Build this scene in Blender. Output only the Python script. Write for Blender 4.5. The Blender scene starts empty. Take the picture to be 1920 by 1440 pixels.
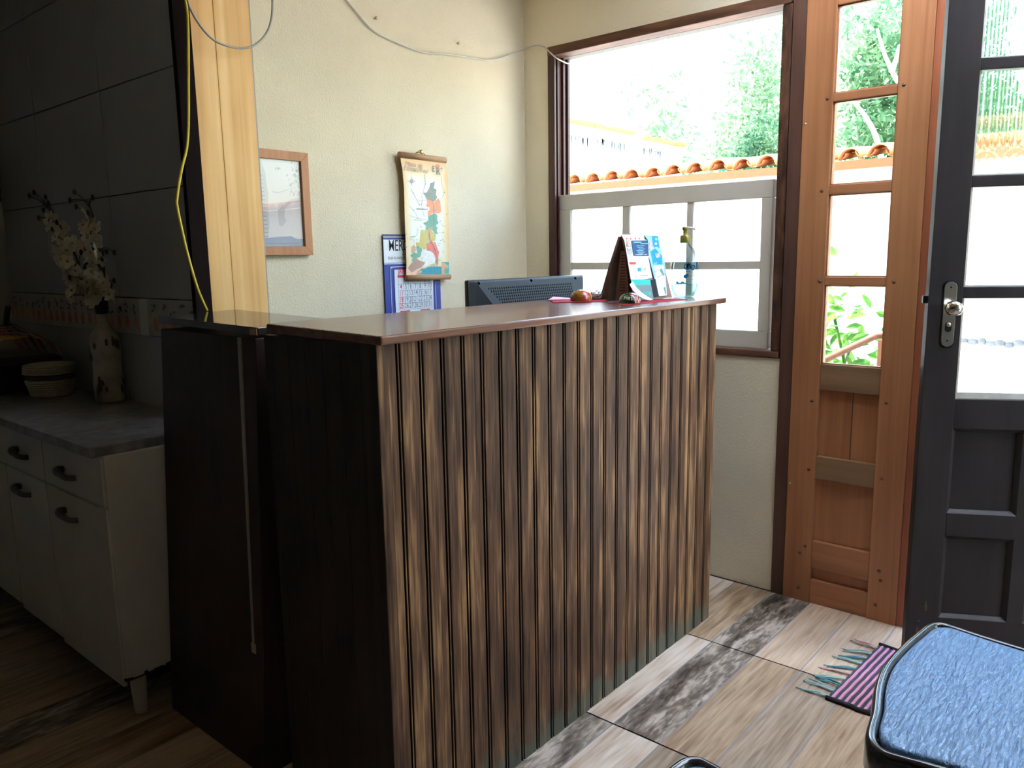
import bpy, bmesh, math, random
from mathutils import Vector, Matrix
random.seed(7)
R_ = random.Random(11)
D = bpy.data
COL = bpy.context.scene.collection
# ------------------------------------------------------------------ camera numbers (solved from the room's own lines)
YAW, PITCH, ROLL, FPX, EYE = 0.707411, -0.16136721, -0.01587478, 1468.6915, 1.32
def cam_axes():
    f = Vector((math.cos(PITCH)*math.cos(YAW), math.cos(PITCH)*math.sin(YAW), math.sin(PITCH)))
    r = Vector((math.sin(YAW), -math.cos(YAW), 0)); u = r.cross(f)
    c, s = math.cos(ROLL), math.sin(ROLL)
    return c*r+s*u, -s*r+c*u, f
AX_R, AX_U, AX_F = cam_axes()
EYEV = Vector((0, 0, EYE))
def ray(x, y): return AX_R*((x-960)/FPX)+AX_U*((720-y)/FPX)+AX_F
def at(x, y, ax, v):
    """point of the photograph on the plane where coordinate ax equals v"""
    d = ray(x, y); return EYEV+d*((v-EYEV[ax])/d[ax])
def atp(x, y, p0, n):
    d = ray(x, y); return EYEV+d*((p0-EYEV).dot(n)/d.dot(n))
# ------------------------------------------------------------------ materials
MATS = {}
def newmat(name):
    m = D.materials.new(name); m.use_nodes = True
    nt = m.node_tree; nt.nodes.clear()
    out = nt.nodes.new('ShaderNodeOutputMaterial')
    MATS[name] = m
    return m, nt, out
def N(nt, t, **kw):
    n = nt.nodes.new(t)
    for k, v in kw.items(): setattr(n, k, v)
    return n
def L(nt, a, b): nt.links.new(a, b)
def rgba(c): return (c[0], c[1], c[2], 1)
def s2l(r, g, b):
    f = lambda v: (v/255/12.92) if v <= 10 else ((v/255+.055)/1.055)**2.4
    return (f(r), f(g), f(b))
def principled(nt, out, rough=.5, metal=0., coat=0., spec=.5):
    p = N(nt, 'ShaderNodeBsdfPrincipled')
    p.inputs['Roughness'].default_value = rough
    p.inputs['Metallic'].default_value = metal
    p.inputs['Coat Weight'].default_value = coat
    p.inputs['Coat Roughness'].default_value = .08
    p.inputs['Specular IOR Level'].default_value = spec
    L(nt, p.outputs[0], out.inputs[0])
    return p
def plain(name, col, rough=.5, metal=0., coat=0., spec=.5, var=.06, scale=30., bump=0., bscale=120., bdist=.002):
    m, nt, out = newmat(name)
    p = principled(nt, out, rough, metal, coat, spec)
    tc = N(nt, 'ShaderNodeTexCoord')
    no = N(nt, 'ShaderNodeTexNoise'); no.inputs['Scale'].default_value = scale; no.inputs['Detail'].default_value = 4
    L(nt, tc.outputs['Object'], no.inputs['Vector'])
    cr = N(nt, 'ShaderNodeValToRGB')
    cr.color_ramp.elements[0].position = .3; cr.color_ramp.elements[1].position = .7
    cr.color_ramp.elements[0].color = rgba([c*(1-var) for c in col])
    cr.color_ramp.elements[1].color = rgba([min(1, c*(1+var)) for c in col])
    L(nt, no.outputs[0], cr.inputs[0]); L(nt, cr.outputs[0], p.inputs['Base Color'])
    if bump:
        n2 = N(nt, 'ShaderNodeTexNoise'); n2.inputs['Scale'].default_value = bscale; n2.inputs['Detail'].default_value = 5
        L(nt, tc.outputs['Object'], n2.inputs['Vector'])
        b = N(nt, 'ShaderNodeBump'); b.inputs['Strength'].default_value = bump; b.inputs['Distance'].default_value = bdist
        L(nt, n2.outputs[0], b.inputs['Height']); L(nt, b.outputs[0], p.inputs['Normal'])
    return m
def wood(name, cols, grain='z', fine=60., along=2.5, rough=.45, coat=0., spec=.4, plank=None, patch=.5, bump=.25, mould=False, pos=(.28, .5, .74), patchscale=3.):
    """cols = dark, mid, light; plank=(axis, start, pitch) changes tone and grain from board to board"""
    m, nt, out = newmat(name)
    p = principled(nt, out, rough, 0, coat, spec)
    tc = N(nt, 'ShaderNodeTexCoord')
    mp = N(nt, 'ShaderNodeMapping')
    sc = [fine, fine, fine]; sc['xyz'.index(grain)] = along
    mp.inputs['Scale'].default_value = sc
    L(nt, tc.outputs['Object'], mp.inputs['Vector'])
    no = N(nt, 'ShaderNodeTexNoise'); no.noise_dimensions = '4D'
    no.inputs['Scale'].default_value = 1.; no.inputs['Detail'].default_value = 6; no.inputs['Distortion'].default_value = .6
    L(nt, mp.outputs[0], no.inputs['Vector'])
    mp2 = N(nt, 'ShaderNodeMapping')
    sc2 = [patchscale*4]*3; sc2['xyz'.index(grain)] = patchscale
    mp2.inputs['Scale'].default_value = sc2
    L(nt, tc.outputs['Object'], mp2.inputs['Vector'])
    n2 = N(nt, 'ShaderNodeTexNoise'); n2.noise_dimensions = '4D'
    n2.inputs['Scale'].default_value = 1.; n2.inputs['Detail'].default_value = 3
    L(nt, mp2.outputs[0], n2.inputs['Vector'])
    mix = N(nt, 'ShaderNodeMix'); mix.data_type = 'FLOAT'; mix.inputs[0].default_value = patch
    L(nt, no.outputs[0], mix.inputs[2]); L(nt, n2.outputs[0], mix.inputs[3])
    val = mix.outputs[0]
    if plank:
        sp = N(nt, 'ShaderNodeSeparateXYZ'); L(nt, tc.outputs['Object'], sp.inputs[0])
        a = N(nt, 'ShaderNodeMath', operation='SUBTRACT'); a.inputs[1].default_value = plank[1]
        L(nt, sp.outputs['xyz'.index(plank[0])], a.inputs[0])
        b = N(nt, 'ShaderNodeMath', operation='DIVIDE'); b.inputs[1].default_value = plank[2]; L(nt, a.outputs[0], b.inputs[0])
        c = N(nt, 'ShaderNodeMath', operation='FLOOR'); L(nt, b.outputs[0], c.inputs[0])
        w = N(nt, 'ShaderNodeTexWhiteNoise'); w.noise_dimensions = '1D'; L(nt, c.outputs[0], w.inputs['W'])
        d = N(nt, 'ShaderNodeMath', operation='MULTIPLY'); d.inputs[1].default_value = 40; L(nt, w.outputs[0], d.inputs[0])
        L(nt, d.outputs[0], no.inputs['W']); L(nt, d.outputs[0], n2.inputs['W'])
        e = N(nt, 'ShaderNodeMath', operation='MULTIPLY_ADD'); e.inputs[1].default_value = .08; e.inputs[2].default_value = -.055
        L(nt, w.outputs[0], e.inputs[0])
        g = N(nt, 'ShaderNodeMath', operation='ADD'); L(nt, val, g.inputs[0]); L(nt, e.outputs[0], g.inputs[1]); val = g.outputs[0]
    cr = N(nt, 'ShaderNodeValToRGB')
    el = cr.color_ramp.elements
    el[0].position = pos[0]; el[0].color = rgba(cols[0]); el[1].position = pos[2]; el[1].color = rgba(cols[2])
    mid = el.new(pos[1]); mid.color = rgba(cols[1])
    L(nt, val, cr.inputs[0])
    colout = cr.outputs[0]
    if mould:      # greenish mould spots that grow from the wet floor line
        sp = N(nt, 'ShaderNodeSeparateXYZ'); L(nt, tc.outputs['Object'], sp.inputs[0])
        nn = N(nt, 'ShaderNodeTexNoise'); nn.inputs['Scale'].default_value = 14; nn.inputs['Detail'].default_value = 4
        L(nt, tc.outputs['Object'], nn.inputs['Vector'])
        q = N(nt, 'ShaderNodeMath', operation='MULTIPLY_ADD'); q.inputs[1].default_value = .22; q.inputs[2].default_value = -.025; L(nt, nn.outputs[0], q.inputs[0])
        mr = N(nt, 'ShaderNodeMath', operation='SUBTRACT'); L(nt, q.outputs[0], mr.inputs[0]); L(nt, sp.outputs[2], mr.inputs[1])
        k = N(nt, 'ShaderNodeMapRange'); k.inputs['From Min'].default_value = 0; k.inputs['From Max'].default_value = .05
        k.inputs['To Max'].default_value = .6; L(nt, mr.outputs[0], k.inputs['Value'])
        mx = N(nt, 'ShaderNodeMix'); mx.data_type = 'RGBA'; L(nt, k.outputs[0], mx.inputs[0]); L(nt, colout, mx.inputs[6])
        mx.inputs[7].default_value = (.075, .10, .075, 1); colout = mx.outputs[2]
    L(nt, colout, p.inputs['Base Color'])
    if bump:
        b = N(nt, 'ShaderNodeBump'); b.inputs['Strength'].default_value = bump; b.inputs['Distance'].default_value = .0015
        L(nt, no.outputs[0], b.inputs['Height']); L(nt, b.outputs[0], p.inputs['Normal'])
    return m
def glassmat(name, tint=(.96, .99, .98), refl=1.0, rough=0.):
    m, nt, out = newmat(name)
    t = N(nt, 'ShaderNodeBsdfTransparent'); t.inputs[0].default_value = rgba(tint)
    g = N(nt, 'ShaderNodeBsdfGlossy'); g.inputs['Roughness'].default_value = rough
    f = N(nt, 'ShaderNodeFresnel'); f.inputs[0].default_value = 1.45
    k = N(nt, 'ShaderNodeMath', operation='MULTIPLY'); k.inputs[1].default_value = refl; L(nt, f.outputs[0], k.inputs[0])
    mx = N(nt, 'ShaderNodeMixShader'); L(nt, k.outputs[0], mx.inputs[0]); L(nt, t.outputs[0], mx.inputs[1]); L(nt, g.outputs[0], mx.inputs[2])
    L(nt, mx.outputs[0], out.inputs[0]); return m
def leafmat(name, c1, c2, scale=3.):
    m, nt, out = newmat(name)
    tc = N(nt, 'ShaderNodeTexCoord'); no = N(nt, 'ShaderNodeTexNoise'); no.inputs['Scale'].default_value = scale; no.inputs['Detail'].default_value = 4
    L(nt, tc.outputs['Object'], no.inputs['Vector'])
    cr = N(nt, 'ShaderNodeValToRGB'); cr.color_ramp.elements[0].position = .35; cr.color_ramp.elements[1].position = .65
    cr.color_ramp.elements[0].color = rgba(c1); cr.color_ramp.elements[1].color = rgba(c2); L(nt, no.outputs[0], cr.inputs[0])
    d = N(nt, 'ShaderNodeBsdfDiffuse'); t = N(nt, 'ShaderNodeBsdfTranslucent')
    L(nt, cr.outputs[0], d.inputs[0]); L(nt, cr.outputs[0], t.inputs[0])
    mx = N(nt, 'ShaderNodeMixShader'); mx.inputs[0].default_value = .4
    L(nt, d.outputs[0], mx.inputs[1]); L(nt, t.outputs[0], mx.inputs[2]); L(nt, mx.outputs[0], out.inputs[0]); return m

M = MATS
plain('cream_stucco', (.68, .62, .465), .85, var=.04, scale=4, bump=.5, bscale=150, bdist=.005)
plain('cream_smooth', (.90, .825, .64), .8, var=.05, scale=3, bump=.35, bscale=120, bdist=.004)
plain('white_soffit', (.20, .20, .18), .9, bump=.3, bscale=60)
plain('ceiling_board', (.62, .48, .27), .7)
plain('dark_plaster', (.20, .19, .17), .9)
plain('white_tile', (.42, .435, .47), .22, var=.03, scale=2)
plain('grout', (.10, .10, .10), .9)
plain('border_tile', (.50, .47, .43), .25, var=.05)
plain('border_end', (.62, .64, .62), .3)
plain('fruit_print', (.50, .16, .04), .3, var=.2)
plain('leaf_print', (.05, .06, .03), .3)
wood('pine', [s2l(196, 142, 78), s2l(224, 178, 110), s2l(238, 200, 138)], 'z', 34, .55, .5, patch=.3, bump=.05, pos=(.32, .5, .66))
wood('dark_trim', [(.006, .004, .004), (.010, .006, .006), (.015, .009, .008)], 'z', 40, 2, .8, spec=.05, bump=.1)
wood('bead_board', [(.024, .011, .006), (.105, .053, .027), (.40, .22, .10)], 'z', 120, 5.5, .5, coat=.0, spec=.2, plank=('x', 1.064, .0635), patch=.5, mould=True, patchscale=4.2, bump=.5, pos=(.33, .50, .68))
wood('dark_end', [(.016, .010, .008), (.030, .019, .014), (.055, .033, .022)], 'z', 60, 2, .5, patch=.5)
plain('groove_dark', (.018, .010, .008), .5)  # even dark colour for groove floors and slat sides
wood('counter_top', [(.085, .030, .017), (.15, .058, .033), (.225, .098, .058)], 'x', 60, 3, .26, coat=.22, spec=.4, patch=.3, bump=.12)
wood('old_cabinet', [(.018, .008, .006), (.034, .014, .010), (.055, .024, .016)], 'z', 30, 1.5, .45)
plain('old_cabinet_top', (.030, .025, .022), .08, spec=.6, var=.1)
plain('chipboard', (.32, .20, .11), .9, var=.35, scale=220)
plain('grey_strip', (.33, .31, .28), .6)
wood('sash_jamb_wood', [(.030, .012, .010), (.060, .022, .017), (.11, .045, .034)], 'z', 50, 2, .4)
wood('bark_wood', [(.018, .009, .007), (.075, .032, .018), (.17, .075, .042)], 'z', 34, 10, .5, patch=.55, bump=.8, patchscale=10, pos=(.38, .5, .62))
wood('rough_brown', [(.045, .020, .012), (.13, .058, .032), (.25, .12, .07)], 'y', 40, 8, .6, patch=.6, bump=.4, patchscale=5)
plain('sash_white', (.70, .67, .60), .45, var=.05, scale=6, bump=.05)
wood('cedar', [(.27, .10, .040), (.41, .175, .075), (.52, .245, .112)], 'z', 45, 1.4, .4, coat=.12, patch=.45, bump=.1, patchscale=1.6)
wood('cedar_red', [(.22, .062, .028), (.33, .10, .045), (.40, .14, .068)], 'z', 45, 1.4, .4, coat=.12, bump=.1)
wood('cedar_olive', [(.17, .10, .05), (.26, .155, .08), (.33, .20, .11)], 'y', 45, 1.4, .4, coat=.1, bump=.1)
wood('cedar_cross', [(.29, .11, .045), (.43, .18, .08), (.53, .25, .118)], 'y', 45, 1.4, .4, coat=.1, bump=.1)
wood('jamb_dull', [(.060, .028, .020), (.11, .050, .034), (.16, .085, .062)], 'z', 40, 1.6, .5)
wood('door_dark', [(.018, .015, .0165), (.027, .022, .024), (.040, .032, .033)], 'z', 40, 2, .45, spec=.3, patch=.6, bump=.12)
plain('door_worn', (.10, .062, .035), .7, var=.4, scale=60)
plain('putty', (.62, .60, .55), .6, var=.12)
plain('steel', (.55, .53, .48), .28, 1., var=.04)
plain('chrome', (.72, .70, .64), .12, 1.)
plain('dark_steel', (.04, .04, .045), .35, .8)
glassmat('pane_glass')
glassmat('picture_glass', (.98, .98, .98), .55)
m, nt, out = newmat('reeded_glass')
g = N(nt, 'ShaderNodeBsdfRefraction'); g.inputs['IOR'].default_value = 1.3; g.inputs['Color'].default_value = (.90, .98, .96, 1); g.inputs['Roughness'].default_value = .02
t = N(nt, 'ShaderNodeBsdfTransparent'); t.inputs[0].default_value = (.88, .97, .95, 1)
mx = N(nt, 'ShaderNodeMixShader'); mx.inputs[0].default_value = .22
L(nt, g.outputs[0], mx.inputs[1]); L(nt, t.outputs[0], mx.inputs[2]); L(nt, mx.outputs[0], out.inputs[0])
m, nt, out = newmat('milky_sheet')
t1 = N(nt, 'ShaderNodeBsdfTranslucent'); t1.inputs[0].default_value = (.90, .93, .96, 1)
d1 = N(nt, 'ShaderNodeBsdfDiffuse'); d1.inputs[0].default_value = (.8, .82, .84, 1)
mx = N(nt, 'ShaderNodeMixShader'); mx.inputs[0].default_value = .25
L(nt, t1.outputs[0], mx.inputs[1]); L(nt, d1.outputs[0], mx.inputs[2]); L(nt, mx.outputs[0], out.inputs[0])
# floor
def plank_mat(name, cols, fine=55., along=5., patch=.5, ps=4., rough=.32, pos=(.3, .5, .7)):
    return wood(name, cols, 'x', fine, along, rough, spec=.45, patch=patch, bump=.06, patchscale=ps, pos=pos)
plank_mat('plank_pale_worn', [(.30, .18, .115), (.60, .48, .385), (.74, .66, .58)], ps=2.5, pos=(.34, .48, .62))
plank_mat('plank_dark_worn', [(.045, .033, .027), (.20, .160, .128), (.56, .48, .41)], 90, 22, patch=.62, ps=4.5, pos=(.39, .49, .59))
plank_mat('plank_oak', [(.23, .145, .09), (.40, .285, .195), (.54, .41, .30)], 95, 6, patch=.35, pos=(.34, .49, .64))
plank_mat('plank_grey_oak', [(.20, .145, .105), (.36, .275, .205), (.48, .385, .305)], 95, 6, patch=.35, pos=(.34, .49, .64))
plank_mat('plank_pale_oak', [(.37, .25, .165), (.55, .41, .295), (.66, .52, .395)], 95, 6, patch=.35, pos=(.34, .49, .64))
plank_mat('plank_brown_worn', [(.15, .08, .045), (.38, .26, .165), (.62, .48, .35)], 80, 6, patch=.6, ps=3, pos=(.36, .49, .62))
plain('floor_grout', (.26, .27, .31), .8)
plain('floor_joint', (.035, .03, .035), .9)
# kitchen
plain('cabinet_paint', (.60, .58, .52), .5, var=.07, scale=5)
plain('rust', (.05, .03, .022), .9, var=.4, scale=90)
plain('handle_metal', (.16, .155, .15), .3, .9)
plain('worktop_stone', (.22, .215, .225), .30, var=.45, scale=26)
plain('vase_ceramic', (.42, .40, .35), .35, var=.3, scale=16)
plain('vase_print', (.13, .13, .12), .4, var=.3)
plain('vase_neck', (.012, .012, .016), .3)
plain('petal', (.62, .58, .44), .7, var=.1)
plain('petal_core', (.45, .30, .14), .7)
plain('stem_dark', (.045, .05, .03), .7)
plain('wicker_cream', (.45, .42, .33), .8, var=.25, scale=120)
plain('wicker_dark', (.06, .05, .05), .8)
plain('black_plastic', (.012, .012, .014), .3)
plain('black_wire', (.008, .008, .009), .4, .3)
for nme, c in dict(cloth_red=(.36, .07, .04), cloth_cream=(.36, .33, .22), cloth_navy=(.035, .05, .085), cloth_orange=(.52, .17, .03), cloth_gold=(.45, .24, .05), cloth_lilac=(.28, .22, .28)).items():
    plain(nme, c, .9, var=.2, scale=60)
# wall things
wood('frame_wood', [s2l(150, 98, 62), s2l(176, 122, 82), s2l(192, 140, 98)], 'z', 60, 3, .4)
plain('paper_white', (.66, .67, .69), .6, var=.015)
plain('paper_blue', (.20, .29, .45), .5, var=.03)
plain('paper_grey', (.50, .52, .56), .6, var=.03)
plain('ink', (.02, .02, .025), .6)
plain('ink_soft', (.17, .20, .24), .6)
plain('ink_brown', (.42, .30, .24), .6)
plain('reflection_pale', (.44, .52, .52), .6)
m, nt, out = newmat('map_paper')     # parchment, browner towards its edges as printed
p = principled(nt, out, .55)
tc = N(nt, 'ShaderNodeTexCoord'); sp = N(nt, 'ShaderNodeSeparateXYZ'); L(nt, tc.outputs['Generated'], sp.inputs[0])
def edge(o, w):
    a = N(nt, 'ShaderNodeMath', operation='SUBTRACT'); a.inputs[1].default_value = .5; L(nt, o, a.inputs[0])
    b = N(nt, 'ShaderNodeMath', operation='ABSOLUTE'); L(nt, a.outputs[0], b.inputs[0])
    c = N(nt, 'ShaderNodeMapRange'); c.inputs['From Min'].default_value = .5-w; c.inputs['From Max'].default_value = .5; L(nt, b.outputs[0], c.inputs['Value']); return c.outputs[0]
ex, ez = edge(sp.outputs[0], .2), edge(sp.outputs[2], .2)
mxm = N(nt, 'ShaderNodeMath', operation='MAXIMUM'); L(nt, ex, mxm.inputs[0]); L(nt, ez, mxm.inputs[1])
no = N(nt, 'ShaderNodeTexNoise'); no.inputs['Scale'].default_value = 14; L(nt, tc.outputs['Object'], no.inputs['Vector'])
ad = N(nt, 'ShaderNodeMath', operation='MULTIPLY_ADD'); ad.inputs[1].default_value = .5; ad.inputs[2].default_value = -.22; L(nt, no.outputs[0], ad.inputs[0])
sm = N(nt, 'ShaderNodeMath', operation='ADD'); L(nt, mxm.outputs[0], sm.inputs[0]); L(nt, ad.outputs[0], sm.inputs[1])
cr = N(nt, 'ShaderNodeValToRGB'); cr.color_ramp.elements[0].color = (.80, .82, .73, 1); cr.color_ramp.elements[0].position = .12
cr.color_ramp.elements[1].color = (.76, .50, .24, 1); cr.color_ramp.elements[1].position = .95
e3 = cr.color_ramp.elements.new(.45); e3.color = (.80, .72, .48, 1)
L(nt, sm.outputs[0], cr.inputs[0]); L(nt, cr.outputs[0], p.inputs['Base Color'])
for nme, c in dict(map_grey=(.27, .31, .26), map_coral=(.82, .33, .18), map_green=(.18, .40, .30), map_gold=(.58, .52, .18), map_red=(.80, .24, .20), map_tan=(.62, .40, .24), map_brown=(.42, .27, .22), map_teal=(.045, .32, .42), map_aqua=(.04, .44, .44), map_white=(.80, .82, .78), map_khaki=(.52, .50, .33), map_peach=(.82, .55, .40)).items():
    plain(nme, c, .55, var=.09, scale=90)
wood('map_rod', [s2l(140, 104, 74), s2l(170, 132, 98), s2l(190, 152, 118)], 'x', 90, 5, .5)
plain('brass', (.75, .60, .22), .25, 1.)
plain('cal_blue', (.025, .055, .33), .45, var=.05)
plain('cal_navy', (.02, .028, .13), .45)
plain('cal_white', (.74, .78, .84), .55, var=.02)
plain('cal_grid', (.30, .36, .46), .6)
plain('cal_red', (.72, .045, .075), .55)
plain('cal_pad', (.72, .79, .88), .55, var=.02)
plain('monitor_shell', (.028, .034, .042), .5, spec=.22, var=.05)
plain('monitor_dark', (.008, .009, .010), .3)
plain('vent_black', (.003, .003, .003), 1., spec=0.)
# counter top things
plain('tent_brown', (.26, .165, .14), .7, var=.1)
plain('tent_brown_print', (.05, .026, .018), .7)
plain('leaf_white', (.60, .62, .65), .5, var=.02, spec=.12)
plain('leaf_navy', (.03, .09, .20), .5, spec=.12)
plain('leaf_blue', (.03, .30, .66), .5, spec=.12, var=.12, scale=60)
plain('leaf_sky', (.26, .55, .80), .5, spec=.12, var=.15, scale=50)
plain('leaf_teal', (.05, .47, .43), .5, spec=.12)
plain('leaf_slate', (.17, .25, .28), .5, spec=.12)
plain('leaf_black', (.02, .025, .03), .5, spec=.12)
plain('leaf_photo', (.40, .42, .45), .5, spec=.12, var=.6, scale=130)
plain('leaf_photo_warm', (.46, .33, .27), .5, spec=.12, var=.6, scale=130)
plain('leaf_pink', (.75, .55, .55), .5, spec=.12, var=.05)
plain('spiral_wire', (.65, .67, .70), .3, .7)
plain('red_paper', (.34, .012, .030), .7, spec=.12, var=.15)
plain('pink_paper', (.72, .40, .50), .7, spec=.1)
plain('dark_paper', (.03, .022, .035), .5)
plain('dome_red', (.30, .030, .022), .15, coat=.6)
plain('dome_orange', (.40, .10, .02), .15, coat=.6)
plain('dome_green', (.03, .15, .055), .15, coat=.6)
plain('dome_black', (.010, .010, .010), .15, coat=.6)
plain('dome_gold', (.24, .13, .02), .15, coat=.6)
plain('dome_script', (.62, .60, .52), .4)
plain('wrapper', (.42, .42, .39), .25, .4, var=.35, scale=160)
glassmat('gel_clear', (.86, .96, .97), .65)
glassmat('gel_liquid', (.80, .94, .95), .4)
plain('gel_blue', (.004, .12, .30), .6, spec=.1)
plain('gel_aqua', (.10, .50, .58), .6, spec=.1)
plain('pump_gold', (.24, .21, .035), .3, .25)
plain('pump_pale', (.55, .53, .40), .3)
plain('cable_white', (.62, .62, .60), .5)
plain('cable_grey', (.38, .37, .35), .5)
plain('cable_yellow', (.62, .47, .03), .5)
plain('nail_cream', (.60, .55, .38), .6)
plain('screw_metal', (.62, .50, .30), .3, .9)
plain('plug_dark', (.13, .055, .03), .5)
# stool, rug
m, nt, out = newmat('seat_blue')
p = principled(nt, out, .30, 0, .7, .6); p.inputs['Base Color'].default_value = (.062, .215, .48, 1); p.inputs['Coat Roughness'].default_value = .16
tc = N(nt, 'ShaderNodeTexCoord'); mp = N(nt, 'ShaderNodeMapping'); mp.inputs['Scale'].default_value = (45, 190, 90); mp.inputs['Rotation'].default_value = (0, 0, .35); L(nt, tc.outputs['Object'], mp.inputs['Vector'])
no = N(nt, 'ShaderNodeTexNoise'); no.inputs['Scale'].default_value = 1.; no.inputs['Detail'].default_value = 5; no.inputs['Distortion'].default_value = 1.2; L(nt, mp.outputs[0], no.inputs['Vector'])
b = N(nt, 'ShaderNodeBump'); b.inputs['Strength'].default_value = .9; b.inputs['Distance'].default_value = .006; L(nt, no.outputs[0], b.inputs['Height']); L(nt, b.outputs[0], p.inputs['Normal']); L(nt, b.outputs[0], p.inputs['Coat Normal'])
plain('seat_black', (.008, .009, .014), .18, coat=.5)
plain('rug_pink', (.62, .25, .42), .9, var=.15, scale=200)
plain('rug_charcoal', (.045, .05, .055), .95, var=.3, scale=200)
plain('rug_black', (.012, .012, .014), .95)
plain('fringe_teal', (.10, .27, .30), .9)
plain('fringe_mint', (.33, .48, .46), .9)
plain('fringe_pink', (.60, .33, .33), .9)
# outdoors
plain('white_wall', (.86, .85, .82), .8, var=.03)
plain('cream_wall', (.84, .77, .62), .8, var=.03)
plain('terracotta', (.60, .25, .10), .75, var=.12, scale=14)
plain('fascia_wood', (.21, .062, .014), .6, var=.12)
plain('shadow_band_grey', (.12, .13, .145), .9, var=.3, scale=20)
plain('drip_stain', (.24, .26, .30), .9, var=.3)
plain('patio', (.50, .50, .49), .85, var=.06)
plain('grass', (.14, .25, .06), .9, var=.3, scale=2)
plain('trunk_pale', (.60, .56, .50), .85, var=.2, scale=12)
plain('rail_wood', (.12, .04, .018), .5, var=.15)
leafmat('leaf_mid', (.085, .19, .10), (.24, .38, .21))
leafmat('leaf_light', (.12, .22, .115), (.26, .38, .24))
leafmat('leaf_deep', (.04, .10, .06), (.13, .24, .13))
leafmat('leaf_big', (.03, .12, .03), (.13, .26, .055), 8)
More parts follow.
